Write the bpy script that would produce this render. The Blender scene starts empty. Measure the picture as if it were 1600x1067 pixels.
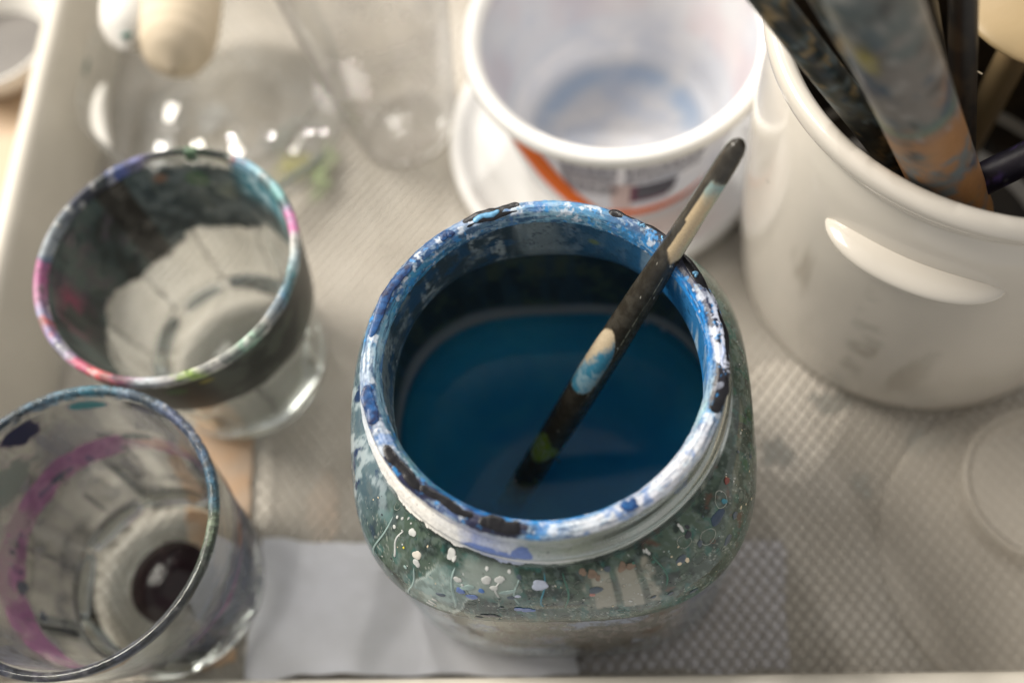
import bpy, math, random
import numpy as np
from mathutils import Vector, Matrix

random.seed(4)
S = bpy.context.scene
COL = S.collection
PI = math.pi

# ------------------------------------------------------------------ camera
cam_d = bpy.data.cameras.new("camera")
cam = bpy.data.objects.new("camera", cam_d)
COL.objects.link(cam)
right = Vector((0.995761, 0.0, -0.091982))
down = Vector((-0.038487, -0.908254, -0.416645))
fwd = Vector((-0.083543, 0.418419, -0.904404))
cam.matrix_world = Matrix(((right.x, -down.x, -fwd.x, 0.0), (right.y, -down.y, -fwd.y, 0.0),
                           (right.z, -down.z, -fwd.z, 0.36), (0, 0, 0, 1)))
cam_d.sensor_width = 36.0
cam_d.lens = 37.5
cam_d.clip_start = 0.005
cam_d.clip_end = 20.0
cam_d.dof.use_dof = True
cam_d.dof.focus_distance = 0.274
cam_d.dof.aperture_fstop = 4.5
cam_d.dof.aperture_blades = 0
S.camera = cam

# ------------------------------------------------------------------ world and lamps
w = bpy.data.worlds.new("World")
S.world = w
w.use_nodes = True
bg = w.node_tree.nodes["Background"]
bg.inputs[0].default_value = (0.87, 0.84, 0.80, 1)
bg.inputs[1].default_value = 0.65


def area(name, loc, aim, size, power, color, shape='DISK', size_y=None):
    d = bpy.data.lights.new(name, 'AREA')
    d.shape = shape
    d.size = size
    if size_y:
        d.size_y = size_y
    d.energy = power
    d.color = color
    o = bpy.data.objects.new(name, d)
    COL.objects.link(o)
    o.location = loc
    o.rotation_euler = (Vector(aim) - Vector(loc)).to_track_quat('-Z', 'Y').to_euler()
    return o


area("window_light", (-1.75, 1.00, 1.80), (0, 0.15, 0), 1.3, 104.0, (1.0, 0.93, 0.83), 'RECTANGLE', 1.1)
# two ceiling lamps: they show as pairs of points in the ink, the glass bottoms and the added domes in the tub
for (lx, ly) in ((-0.55, 1.5), (0.2, 1.5)):
    area("ceiling_lamp", (lx, ly, 1.5), (-0.03, 0.15, 0), 0.10, 9.0, (1.0, 0.95, 0.88))

S.view_settings.view_transform = 'Standard'
S.view_settings.look = 'None'
S.view_settings.exposure = 0.0
S.view_settings.gamma = 1.0
S.render.engine = 'CYCLES'
S.cycles.use_denoising = True
S.cycles.max_bounces = 14
S.cycles.transmission_bounces = 12
S.cycles.transparent_max_bounces = 16
S.cycles.volume_bounces = 6
S.cycles.glossy_bounces = 6
S.cycles.sample_clamp_indirect = 6.0
S.cycles.blur_glossy = 0.6
S.cycles.use_adaptive_sampling = True
S.cycles.adaptive_threshold = 0.015


# ------------------------------------------------------------------ numpy noise
def _h(i, j, k, s):
    n = (i * 73856093) ^ (j * 19349663) ^ (k * 83492791) ^ (s * 2654435)
    n = (n ^ (n >> 13)) * 1274126177
    n = n & 0x7fffffff
    n = (n ^ (n >> 16)) * 69069
    return ((n & 0xffffff) / float(0xffffff))


def vn(P, s=0):
    P = np.asarray(P, float)
    F = np.floor(P).astype(np.int64)
    f = P - F
    f = f * f * (3 - 2 * f)
    i, j, k = F[:, 0], F[:, 1], F[:, 2]
    r = 0
    for a in (0, 1):
        wa = f[:, 0] if a else 1 - f[:, 0]
        for b in (0, 1):
            wb = f[:, 1] if b else 1 - f[:, 1]
            for c in (0, 1):
                wc = f[:, 2] if c else 1 - f[:, 2]
                r = r + wa * wb * wc * _h(i + a, j + b, k + c, s)
    return r


def fbm(P, s=0, o=4):
    r, a, t = 0, 0.5, 0
    P = np.asarray(P, float)
    for q in range(o):
        r = r + a * vn(P, s + q * 17)
        t += a
        a *= 0.55
        P = P * 2.07 + 3.1
    return r / t


def ss(a, b, x):
    t = np.clip((x - a) / (b - a), 0, 1)
    return t * t * (3 - 2 * t)


def lerp(A, B, t):
    t = np.asarray(t)[:, None]
    return A * (1 - t) + np.asarray(B, float) * t


def adiff(a, b):
    return (np.asarray(a) - b + 180.0) % 360.0 - 180.0


# ------------------------------------------------------------------ mesh building
def finish(name, me, mat, parent=None, smooth=True):
    if smooth:
        me.polygons.foreach_set("use_smooth", [True] * len(me.polygons))
    if mat is not None:
        me.materials.append(mat)
    o = bpy.data.objects.new(name, me)
    COL.objects.link(o)
    if parent is not None:
        o.parent = parent
    return o


def quads_mesh(name, V, Q, colors=None, extra=None):
    me = bpy.data.meshes.new(name)
    V = np.asarray(V, dtype=np.float32)
    Q = np.asarray(Q, dtype=np.int32)
    me.vertices.add(len(V))
    me.vertices.foreach_set("co", V.ravel())
    n = Q.shape[1]
    me.loops.add(Q.size)
    me.loops.foreach_set("vertex_index", Q.ravel())
    me.polygons.add(len(Q))
    me.polygons.foreach_set("loop_start", np.arange(0, Q.size, n, dtype=np.int32))
    me.polygons.foreach_set("loop_total", np.full(len(Q), n, dtype=np.int32))
    me.update(calc_edges=True)
    if colors is not None:
        a = me.color_attributes.new("Col", 'FLOAT_COLOR', 'POINT')
        a.data.foreach_set("color", np.asarray(colors, dtype=np.float32).ravel())
    me.validate()
    return me


def resample(prof, n):
    P = np.array(prof, float)
    d = np.r_[0, np.cumsum(np.hypot(*np.diff(P, axis=0).T))]
    t = np.linspace(0, d[-1], n)
    # keep the corner points by snapping the nearest sample to each
    for x in d:
        t[np.argmin(abs(t - x))] = x
    t.sort()
    return np.c_[np.interp(t, d, P[:, 0]), np.interp(t, d, P[:, 1])], t


def rounded(prof, it=2):
    """Chaikin smoothing of an open profile."""
    P = [tuple(p) for p in prof]
    for _ in range(it):
        Q = [P[0]]
        for a, b in zip(P[:-1], P[1:]):
            Q.append((a[0] * .75 + b[0] * .25, a[1] * .75 + b[1] * .25))
            Q.append((a[0] * .25 + b[0] * .75, a[1] * .25 + b[1] * .75))
        Q.append(P[-1])
        P = Q
    return P


def lathe(name, prof, mat, parent=None, n=96, rows=None, cols=None, rmod=None, arc=None, disp=None, closed=False):
    """prof: list of (r, z). cols(theta_deg, r, z, s, xyz)->(N,4). rmod(theta_rad, r, z)->r."""
    if rows:
        P, s = resample(prof, rows)
    else:
        P = np.array(prof, float)
        s = np.r_[0, np.cumsum(np.hypot(*np.diff(P, axis=0).T))]
    m = len(P)
    full = arc is None
    th = np.linspace(0, 2 * PI, n, endpoint=False) if full else np.linspace(arc[0], arc[1], n)
    T, R = np.meshgrid(th, P[:, 0], indexing='ij')
    _, Z = np.meshgrid(th, P[:, 1], indexing='ij')
    _, SS = np.meshgrid(th, s, indexing='ij')
    T, R, Z, SS = T.ravel(), R.ravel(), Z.ravel(), SS.ravel()
    if rmod is not None:
        R = rmod(T, R, Z)
    V = np.c_[R * np.cos(T), R * np.sin(T), Z]
    if disp is not None:
        V = disp(V, np.degrees(T), R, Z, SS)
    C = cols(np.degrees(T), R, Z, SS, V) if cols is not None else None
    i = np.arange(n if full else n - 1)
    j = np.arange(m - 1)
    I, J = np.meshgrid(i, j, indexing='ij')
    I, J = I.ravel(), J.ravel()
    I2 = (I + 1) % n
    Q = np.c_[I * m + J, I2 * m + J, I2 * m + J + 1, I * m + J + 1]
    if closed:
        K = np.arange(n if full else n - 1)
        K2 = (K + 1) % n
        Q = np.r_[Q, np.c_[K * m + m - 1, K2 * m + m - 1, K2 * m, K * m]]
    return finish(name, quads_mesh(name, V, Q, C), mat, parent)


def tube(name, pts, radii, mat, parent=None, n=24, cols=None, flat=1.0, up=(0, 0, 1)):
    """swept round (or flattened) body along pts, capped by shrinking radii."""
    P = np.array(pts, float)
    m = len(P)
    V, U = [], []
    for k in range(m):
        t = P[min(k + 1, m - 1)] - P[max(k - 1, 0)]
        t /= np.linalg.norm(t)
        a = np.cross(t, up)
        if np.linalg.norm(a) < 1e-6:
            a = np.cross(t, (1, 0, 0))
        a /= np.linalg.norm(a)
        b = np.cross(a, t)
        for q in range(n):
            ph = 2 * PI * q / n
            V.append(P[k] + radii[k] * (a * math.cos(ph) + b * math.sin(ph) * flat))
            U.append((k / (m - 1), math.degrees(ph)))
    V = np.array(V)
    U = np.array(U)
    Q = []
    for k in range(m - 1):
        for q in range(n):
            q2 = (q + 1) % n
            Q.append((k * n + q, k * n + q2, (k + 1) * n + q2, (k + 1) * n + q))
    C = cols(U[:, 0], U[:, 1], V) if cols else None
    return finish(name, quads_mesh(name, V, Q, C), mat, parent)


def empty(name, loc, label, cat, group=None, rz=0.0):
    o = bpy.data.objects.new(name, None)
    o.empty_display_size = 0.01
    COL.objects.link(o)
    o.location = loc
    o.rotation_euler = (0, 0, rz)
    o["label"] = label
    o["category"] = cat
    if group:
        o["group"] = group
    return o


def tag(o, label, cat, group=None):
    o["label"] = label
    o["category"] = cat
    if group:
        o["group"] = group
    return o


# ------------------------------------------------------------------ materials
def newmat(name):
    m = bpy.data.materials.new(name)
    m.use_nodes = True
    nt = m.node_tree
    for x in list(nt.nodes):
        nt.nodes.remove(x)
    out = nt.nodes.new('ShaderNodeOutputMaterial')
    return m, nt, out


def N(nt, t, **kw):
    x = nt.nodes.new(t)
    for k, v in kw.items():
        setattr(x, k, v)
    return x


def pbsdf(nt, rough=0.5, color=(.8, .8, .8), spec=0.5):
    p = N(nt, 'ShaderNodeBsdfPrincipled')
    p.inputs['Base Color'].default_value = (*color, 1)
    p.inputs['Roughness'].default_value = rough
    p.inputs['Specular IOR Level'].default_value = spec
    return p


def noise_bump(nt, p, scale, strength, dist=0.0003, detail=4):
    tc = N(nt, 'ShaderNodeTexCoord')
    no = N(nt, 'ShaderNodeTexNoise')
    no.inputs['Scale'].default_value = scale
    no.inputs['Detail'].default_value = detail
    b = N(nt, 'ShaderNodeBump')
    b.inputs['Strength'].default_value = strength
    b.inputs['Distance'].default_value = dist
    nt.links.new(tc.outputs['Object'], no.inputs['Vector'])
    nt.links.new(no.outputs['Fac'], b.inputs['Height'])
    nt.links.new(b.outputs['Normal'], p.inputs['Normal'])
    return no


def solid(name, color, rough=0.5, var=0.15, scale=60, bump=0.2, bscale=500, spec=0.5, sss=0.0, color2=None, coat=0.0, trans=0.0):
    m, nt, out = newmat(name)
    p = pbsdf(nt, rough, color, spec)
    tc = N(nt, 'ShaderNodeTexCoord')
    no = N(nt, 'ShaderNodeTexNoise')
    no.inputs['Scale'].default_value = scale
    no.inputs['Detail'].default_value = 5
    nt.links.new(tc.outputs['Object'], no.inputs['Vector'])
    r = N(nt, 'ShaderNodeValToRGB')
    c2 = color2 or tuple(c * (1 - var) for c in color)
    r.color_ramp.elements[0].position = 0.35
    r.color_ramp.elements[1].position = 0.65
    r.color_ramp.elements[0].color = (*c2, 1)
    r.color_ramp.elements[1].color = (*color, 1)
    nt.links.new(no.outputs['Fac'], r.inputs['Fac'])
    nt.links.new(r.outputs['Color'], p.inputs['Base Color'])
    if bump:
        noise_bump(nt, p, bscale, bump)
    if sss:
        p.inputs['Subsurface Weight'].default_value = sss
        p.inputs['Subsurface Radius'].default_value = (0.004, 0.004, 0.004)
        p.inputs['Subsurface Scale'].default_value = 1.0
    p.inputs['Coat Weight'].default_value = coat
    p.inputs['Transmission Weight'].default_value = trans
    nt.links.new(p.outputs[0], out.inputs['Surface'])
    return m


def coat_mat(name, rough=0.35, bump=0.5, bscale=900, dist=0.0002, grain=0.25, gscale=1500):
    """paint film: colour from the mesh, alpha = how much paint is there."""
    m, nt, out = newmat(name)
    p = pbsdf(nt, rough)
    a = N(nt, 'ShaderNodeAttribute', attribute_name='Col')
    no = noise_bump(nt, p, bscale, bump, dist)
    mx = N(nt, 'ShaderNodeMix', data_type='RGBA', blend_type='MULTIPLY')
    mx.inputs[0].default_value = grain
    tc = N(nt, 'ShaderNodeTexCoord')
    n2 = N(nt, 'ShaderNodeTexNoise')
    n2.inputs['Scale'].default_value = gscale
    n2.inputs['Detail'].default_value = 3
    nt.links.new(tc.outputs['Object'], n2.inputs['Vector'])
    rp = N(nt, 'ShaderNodeValToRGB')
    rp.color_ramp.elements[0].position = 0.3
    rp.color_ramp.elements[1].position = 0.7
    nt.links.new(n2.outputs['Fac'], rp.inputs['Fac'])
    nt.links.new(a.outputs['Color'], mx.inputs[6])
    nt.links.new(rp.outputs['Color'], mx.inputs[7])
    nt.links.new(mx.outputs[2], p.inputs['Base Color'])
    tr = N(nt, 'ShaderNodeBsdfTransparent')
    ms = N(nt, 'ShaderNodeMixShader')
    nt.links.new(a.outputs['Alpha'], ms.inputs[0])
    nt.links.new(tr.outputs[0], ms.inputs[1])
    nt.links.new(p.outputs[0], ms.inputs[2])
    nt.links.new(ms.outputs[0], out.inputs['Surface'])
    return m


def glass_mat(name, tint=(0.97, 0.985, 0.98), rough=0.0, painted=False, ior=1.48, bump=0.0):
    m, nt, out = newmat(name)
    g = N(nt, 'ShaderNodeBsdfGlass')
    g.inputs['Color'].default_value = (*tint, 1)
    g.inputs['Roughness'].default_value = rough
    g.inputs['IOR'].default_value = ior
    if bump:
        noise_bump(nt, g, 90, bump, 0.0006, 2)
    if painted:
        p = pbsdf(nt, 0.22)
        p.inputs['Coat Weight'].default_value = 0.10
        p.inputs['Coat Roughness'].default_value = 0.06
        p.inputs['Specular IOR Level'].default_value = 0.22
        a = N(nt, 'ShaderNodeAttribute', attribute_name='Col')
        noise_bump(nt, p, 500, 0.35, 0.00025)
        nt.links.new(a.outputs['Color'], p.inputs['Base Color'])
        ms = N(nt, 'ShaderNodeMixShader')
        nt.links.new(a.outputs['Alpha'], ms.inputs[0])
        nt.links.new(g.outputs[0], ms.inputs[1])
        nt.links.new(p.outputs[0], ms.inputs[2])
        nt.links.new(ms.outputs[0], out.inputs['Surface'])
    else:
        nt.links.new(g.outputs[0], out.inputs['Surface'])
    return m


M = {}
M['ceramic'] = solid('glazed_ceramic', (0.63, 0.59, 0.525), 0.19, 0.10, 14, 0.12, 60, coat=0.5)
M['tray'] = solid('tray_plastic', (0.70, 0.65, 0.57), 0.42, 0.10, 30, 0.15, 400)
M['tray_rim'] = solid('tray_rim_plastic', (0.66, 0.62, 0.54), 0.38, 0.08, 30, 0.15, 400)
M['glass'] = glass_mat('clear_glass')
M['jar_glass'] = glass_mat('paint_spattered_glass', (0.86, 0.92, 0.90), painted=True)
M['coat'] = coat_mat('dried_paint')
M['rimcoat'] = coat_mat('rim_paint_film', 0.42, 0.45, 700, 0.0003, 0.18, 1300)
M['softcoat'] = coat_mat('soft_paint_film', 0.45, 0.3, 400, 0.0002, 0.1, 500)
M['tubwall'] = solid('tub_plastic', (0.86, 0.86, 0.88), 0.35, 0.04, 30, 0.1, 300, sss=0.35, color2=(0.80, 0.82, 0.88))
M['lid'] = solid('lid_plastic', (0.90, 0.89, 0.87), 0.35, 0.05, 30, 0.1, 300, sss=0.2)
M['orange'] = solid('orange_print', (0.88, 0.17, 0.01), 0.75, 0.1, 60, 0.1, spec=0.12)
M['print_grey'] = solid('grey_print', (0.16, 0.16, 0.20), 0.75, 0.2, 200, 0.1, spec=0.12)
M['print_plum'] = solid('plum_print', (0.25, 0.10, 0.16), 0.75, 0.2, 200, 0.1, spec=0.12)
M['pink_print'] = solid('pale_pink_print', (0.78, 0.62, 0.62), 0.75, 0.1, 200, 0.1, spec=0.12)


def wood_mat():
    m, nt, out = newmat('tan_wood')
    p = pbsdf(nt, 0.5)
    tc = N(nt, 'ShaderNodeTexCoord')
    mp = N(nt, 'ShaderNodeMapping')
    mp.inputs['Scale'].default_value = (60, 6, 6)
    no = N(nt, 'ShaderNodeTexNoise')
    no.inputs['Scale'].default_value = 3
    no.inputs['Detail'].default_value = 6
    r = N(nt, 'ShaderNodeValToRGB')
    r.color_ramp.elements[0].color = (0.40, 0.28, 0.18, 1)
    r.color_ramp.elements[1].color = (0.56, 0.42, 0.28, 1)
    nt.links.new(tc.outputs['Object'], mp.inputs['Vector'])
    nt.links.new(mp.outputs[0], no.inputs['Vector'])
    nt.links.new(no.outputs['Fac'], r.inputs['Fac'])
    nt.links.new(r.outputs[0], p.inputs['Base Color'])
    nt.links.new(p.outputs[0], out.inputs['Surface'])
    return m


M['wood'] = wood_mat()
M['paper_blue'] = solid('bluish_paper', (0.70, 0.71, 0.77), 0.8, 0.12, 45, 0.3, 300, color2=(0.60, 0.61, 0.65))
M['paper_blue2'] = solid('bright_bluish_paper', (0.74, 0.76, 0.90), 0.8, 0.1, 22, 0.2, 300)
M['kraft'] = solid('kraft_paper', (0.46, 0.29, 0.17), 0.8, 0.25, 60, 0.3, 300, color2=(0.40, 0.32, 0.25))
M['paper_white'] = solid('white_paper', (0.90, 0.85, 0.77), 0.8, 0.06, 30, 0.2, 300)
M['mesh'] = solid('netting_plastic', (0.34, 0.31, 0.27), 0.45, 0.2, 40, 0.1, 300)
M['mat'] = solid('liner_plastic', (0.60, 0.55, 0.48), 0.5, 0.2, 18, 0.1, 300, color2=(0.50, 0.45, 0.38))

# ------------------------------------------------------------------ the setting: wooden table top
me = quads_mesh('table_top', [(-0.9, 0.012, -0.012), (0.9, 0.012, -0.012), (0.9, 1.2, -0.012), (-0.9, 1.2, -0.012)], [(0, 1, 2, 3)])
table = finish('table_top', me, M['wood'], None, False)
table['kind'] = 'structure'


# ------------------------------------------------------------------ tray
def box(name, x0, x1, y0, y1, z0, z1, mat, parent=None, bevel=0.0):
    V = [(x0, y0, z0), (x1, y0, z0), (x1, y1, z0), (x0, y1, z0), (x0, y0, z1), (x1, y0, z1), (x1, y1, z1), (x0, y1, z1)]
    Q = [(0, 3, 2, 1), (4, 5, 6, 7), (0, 1, 5, 4), (1, 2, 6, 5), (2, 3, 7, 6), (3, 0, 4, 7)]
    o = finish(name, quads_mesh(name, V, Q), mat, parent, bevel > 0)
    if bevel:
        b = o.modifiers.new('bevel', 'BEVEL')
        b.width = bevel
        b.segments = 3
    return o


TX0, TX1, TY0, TY1 = -0.2145, 0.33, 0.0405, 0.52
tray = empty('storage_tray', (0, 0.2, -0.012), 'shallow beige plastic tray holding all the jars and cups on a mesh liner', 'tray')


def P_(o):
    """parent keeping the built world position"""
    o.matrix_parent_inverse = Matrix.Translation(-Vector(o.parent.location))
    return o


P_(box('tray_floor', TX0 + 0.001, TX1, TY0, TY1, -0.011, -0.003, M['tray'], tray))
# side walls lean outward and carry a rounded rim
def wall(p0, p1, out_dir, h=0.040):
    p0, p1, od = np.array(p0, float), np.array(p1, float), np.array(out_dir, float)
    prof = [(-0.006, -0.003), (-0.001, 0.036), (0.0, 0.0395), (0.0025, 0.0408), (0.006, 0.0405), (0.0075, 0.038), (0.0068, 0.034), (0.0045, 0.033), (0.002, 0.030), (-0.003, -0.011)]
    V, Q = [], []
    for p in (p0, p1):
        for (o_, z_) in prof:
            V.append((p[0] + od[0] * o_, p[1] + od[1] * o_, z_))
    m = len(prof)
    for k in range(m - 1):
        Q.append((k, k + 1, m + k + 1, m + k))
    o = finish('side_wall', quads_mesh('side_wall', V, Q), M['tray_rim'], tray)
    return P_(o)


wl = wall((TX0, TY0 - 0.006), (TX0, TY1), (-1, 0))
wall((TX0 - 0.006, TY0), (TX1, TY0), (0, -1))
wall((TX1, TY0), (TX1, TY1), (1, 0))
wall((TX0, TY1), (TX1, TY1), (0, 1))


# irregular flat pieces lying in the tray
def sheet(name, outline, z, th, mat, parent=None, jitter=0.0006, seed=1, sub=8):
    rnd = random.Random(seed)
    pts = []
    n = len(outline)
    for k in range(n):
        a, b = outline[k], outline[(k + 1) % n]
        for q in range(sub):
            t = q / sub
            pts.append((a[0] * (1 - t) + b[0] * t + rnd.uniform(-jitter, jitter), a[1] * (1 - t) + b[1] * t + rnd.uniform(-jitter, jitter)))
    m = len(pts)
    me = bpy.data.meshes.new(name)
    V = [(x, y, z + th) for x, y in pts] + [(x, y, z) for x, y in pts]
    F = [list(range(m))] + [[m + k for k in range(m)][::-1]] + [[k, m + k, m + (k + 1) % m, (k + 1) % m] for k in range(m)]
    me.from_pydata(V, [], F)
    me.update()
    return finish(name, me, mat, parent, False)


def blob_outline(cx, cy, rx, ry, n=28, seed=0, amp=0.18, rot=0.0):
    rnd = random.Random(seed)
    ph = [rnd.uniform(0, 6.28) for _ in range(4)]
    r = []
    for k in range(n):
        t = 2 * PI * k / n
        q = 1 + amp * (0.5 * math.sin(2 * t + ph[0]) + 0.35 * math.sin(3 * t + ph[1]) + 0.25 * math.sin(5 * t + ph[2]))
        x, y = rx * q * math.cos(t), ry * q * math.sin(t)
        r.append((cx + x * math.cos(rot) - y * math.sin(rot), cy + x * math.sin(rot) + y * math.cos(rot)))
    return r


def wrinkled(name, edge, z, amp, mat, seed, nx=70, ny=40, parent=None):
    """thin sheet between four corners (front left, front right, back right, back left) with uneven edges and soft creases"""
    a, b, c, d = [np.array(p, float) for p in edge]
    V = []
    for j_ in range(ny + 1):
        for i_ in range(nx + 1):
            u, v = i_ / nx, j_ / ny
            p = a * (1 - u) * (1 - v) + b * u * (1 - v) + c * u * v + d * (1 - u) * v
            V.append((p[0], p[1], 0))
    V = np.array(V)
    U = np.tile(np.linspace(0, 1, nx + 1), ny + 1)
    W = np.repeat(np.linspace(0, 1, ny + 1), nx + 1)
    n1 = fbm(np.c_[V[:, 0] * 60, V[:, 1] * 60, V[:, 2] + seed], seed, 3) - .5
    n2 = fbm(np.c_[V[:, 0] * 25 + V[:, 1] * 40, V[:, 1] * 20, V[:, 2] + seed], seed + 1, 2)
    eu = np.exp(-np.minimum(U, 1 - U) * 12)
    ev = np.exp(-np.minimum(W, 1 - W) * 8)
    V[:, 0] += 0.004 * n1 * eu
    V[:, 1] += 0.004 * n1 * ev
    V[:, 2] = z + amp * (1 - np.abs(n2 - .5) * 5).clip(0, 1) + amp * 0.6 * (n1 + .5) + 0.0010 * amp / 0.0006 * np.maximum(eu, ev) * (n1 + .4).clip(0, 1) * (amp > .0003)
    Q = []
    for j_ in range(ny):
        for i_ in range(nx):
            k_ = j_ * (nx + 1) + i_
            Q.append((k_, k_ + 1, k_ + nx + 2, k_ + nx + 1))
    return finish(name, quads_mesh(name, V, Q), mat, parent)


tag(wrinkled('paper_sheet', [(-0.1225, 0.0465), (-0.011, 0.0470), (-0.019, 0.0905), (-0.1215, 0.0930)], 0.0003, 0.0009, M['paper_blue'], 2),
    'smooth creased bluish grey paper lying on the mesh front left of the blue jar', 'paper')
tag(wrinkled('paper_sheet', [(-0.0120, 0.0475), (0.056, 0.0475), (0.058, 0.0890), (-0.0190, 0.0900)], -0.0017, 0.0001, M['paper_blue2'], 4),
    'bluish grey paper showing through the diamond mesh in front of the blue jar', 'paper')
tag(sheet('kraft_scrap', [(-0.152, 0.136), (-0.1285, 0.131), (-0.127, 0.098), (-0.1265, 0.052), (-0.141, 0.049), (-0.147, 0.09)], 0.0001, 0.0003, M['kraft'], seed=3),
    'orange brown kraft paper scrap under the glass in the front left corner', 'paper')
tag(sheet('white_tape', [(-0.1282, 0.1305), (-0.1215, 0.130), (-0.1195, 0.0985), (-0.1268, 0.099)], -0.0020, 0.0004, M['paper_white'], seed=13),
    'narrow whitish strip along the right edge of the brown paper', 'paper')
tag(sheet('kraft_scrap', blob_outline(-0.1005, 0.1035, 0.006, 0.014, seed=5), -0.0020, 0.0004, M['kraft'], sub=1),
    'small brown scrap under the mesh between the blue jar and the left glasses', 'paper')
tag(sheet('white_scrap', blob_outline(0.0665, 0.134, 0.0165, 0.026, seed=8, rot=-0.3), -0.0020, 0.0004, M['paper_white'], sub=1),  # pale sheet in place of light cast through the jar
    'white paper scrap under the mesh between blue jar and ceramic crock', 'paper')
# mesh liner: a sheet with a diamond net of fine ribs on it
liner = empty('mesh_liner', (0, 0.2, -0.003), 'translucent beige diamond mesh liner covering the tray floor', 'liner')


def net(name, x0, x1, y0, y1, sp, ang, wd, z0, h, mat):
    V, Q = [], []
    c, s = math.cos(ang), math.sin(ang)
    cx, cy = (x0 + x1) / 2, (y0 + y1) / 2
    L = math.hypot(x1 - x0, y1 - y0) / 2
    k = -int(L / sp) - 1
    while k * sp < L:
        k += 1
        ox, oy = cx - s * k * sp, cy + c * k * sp
        ts = []
        # clip the line to the rectangle
        t0, t1 = -1e9, 1e9
        ok = True
        for o_, d_, lo, hi in ((ox, c, x0, x1), (oy, s, y0, y1)):
            a, b = (lo - o_) / d_, (hi - o_) / d_
            if a > b:
                a, b = b, a
            t0, t1 = max(t0, a), min(t1, b)
        if t1 - t0 < sp:
            continue
        m = max(2, int((t1 - t0) / 0.02))
        b0 = len(V)
        for q in range(m + 1):
            t = t0 + (t1 - t0) * q / m
            x, y = ox + c * t, oy + s * t
            wob = 0.00028 * math.sin(x * 90 + y * 130 + k) + 0.00016 * math.sin(x * 310 - y * 270 + k * 1.7)
            hv = h * (0.75 + 0.35 * math.sin(x * 55 + 2.0 * math.sin(y * 47)) * math.sin(y * 61 + k * 0.1))
            x, y = x - s * wob, y + c * wob
            for (u, z) in ((-wd / 2, z0), (-wd / 4, z0 + hv), (wd / 4, z0 + hv), (wd / 2, z0)):
                V.append((x - s * u, y + c * u, z))
        for q in range(m):
            for e in range(3):
                a = b0 + q * 4 + e
                Q.append((a, a + 4, a + 5, a + 1))
    return V, Q


V1, Q1 = net('a', TX0 + 0.006, TX1 - 0.005, TY0 + 0.006, TY1 - 0.005, 0.0036, math.radians(52), 0.00055, -0.0011, 0.0004, None)
V2, Q2 = net('b', TX0 + 0.006, TX1 - 0.005, TY0 + 0.006, TY1 - 0.005, 0.0036, math.radians(128), 0.00055, -0.00107, 0.0004, None)
V = V1 + V2
Q = Q1 + [tuple(i + len(V1) for i in q) for q in Q2]
o = P_(finish('netting_rib', quads_mesh('netting_rib', V, Q), M['mesh'], liner))
o['kind'] = 'stuff'
o.hide_render = False


def film_mat():
    m, nt, out = newmat('liner_film')
    p = pbsdf(nt, 0.45, (0.62, 0.57, 0.50))
    p.inputs['Coat Weight'].default_value = 0.2
    tc = N(nt, 'ShaderNodeTexCoord')
    no = N(nt, 'ShaderNodeTexNoise')
    no.inputs['Scale'].default_value = 26
    no.inputs['Detail'].default_value = 4
    nt.links.new(tc.outputs['Object'], no.inputs['Vector'])
    r = N(nt, 'ShaderNodeValToRGB')
    r.color_ramp.elements[0].position = 0.35
    r.color_ramp.elements[1].position = 0.68
    r.color_ramp.elements[0].color = (0.60, 0.56, 0.49, 1)
    r.color_ramp.elements[1].color = (0.88, 0.84, 0.77, 1)
    nt.links.new(no.outputs['Fac'], r.inputs['Fac'])
    nt.links.new(r.outputs[0], p.inputs['Base Color'])
    tr = N(nt, 'ShaderNodeBsdfTransparent')
    ms = N(nt, 'ShaderNodeMixShader')
    ms.inputs[0].default_value = 0.42
    nt.links.new(tr.outputs[0], ms.inputs[1])
    nt.links.new(p.outputs[0], ms.inputs[2])
    nt.links.new(ms.outputs[0], out.inputs['Surface'])
    return m


x0, x1, y0, y1 = TX0 + 0.0055, TX1 - 0.004, TY0 + 0.0055, TY1 - 0.004
P_(finish('film', quads_mesh('film', [(x0, y0, -0.0012), (x1, y0, -0.0012), (x1, y1, -0.0012), (x0, y1, -0.0012)], [(0, 1, 2, 3)]), film_mat(), liner, False))
M['stain'] = solid('teal_grey_stain', (0.16, 0.20, 0.19), 0.6, 0.3, 200)
for k_, (sx, sy, sr) in enumerate(((0.0600, 0.121, 0.0042), (0.0800, 0.1385, 0.004), (0.1105, 0.1230, 0.0045), (0.0870, 0.108, 0.003), (0.0390, 0.175, 0.004))):
    P_(sheet('stain', blob_outline(sx, sy, sr, sr * 1.5, seed=60 + k_, amp=.5, rot=k_), -0.00145, 0.0001, M['stain'], liner, sub=1))
# teal paint spot on the left wall
o = tube('paint_spot', [(-0.2139, 0.2925 + 0.001 * k, 0.0185 + 0.0 * k) for k in range(-5, 6)], [0.0001] + [0.0022] * 9 + [0.0001],
         solid('teal_paint', (0.03, 0.11, 0.10), 0.4), tray, 12, up=(1, 0, 0), flat=1.4)
P_(o)
o['label'] = 'dark teal paint spot'


# ------------------------------------------------------------------ the main jar
JX, JY = -0.0149, 0.1065
jar = empty('paint_jar', (JX, JY, 0), 'round-shouldered glass jar with crusted blue rim full of dark blue water', 'jar')


def jar_sq(T, R, Z):
    a = 0.055 * np.clip((0.104 - Z) / 0.018, 0, 1)
    return R * (1 - a * np.cos(4 * T))


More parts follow.
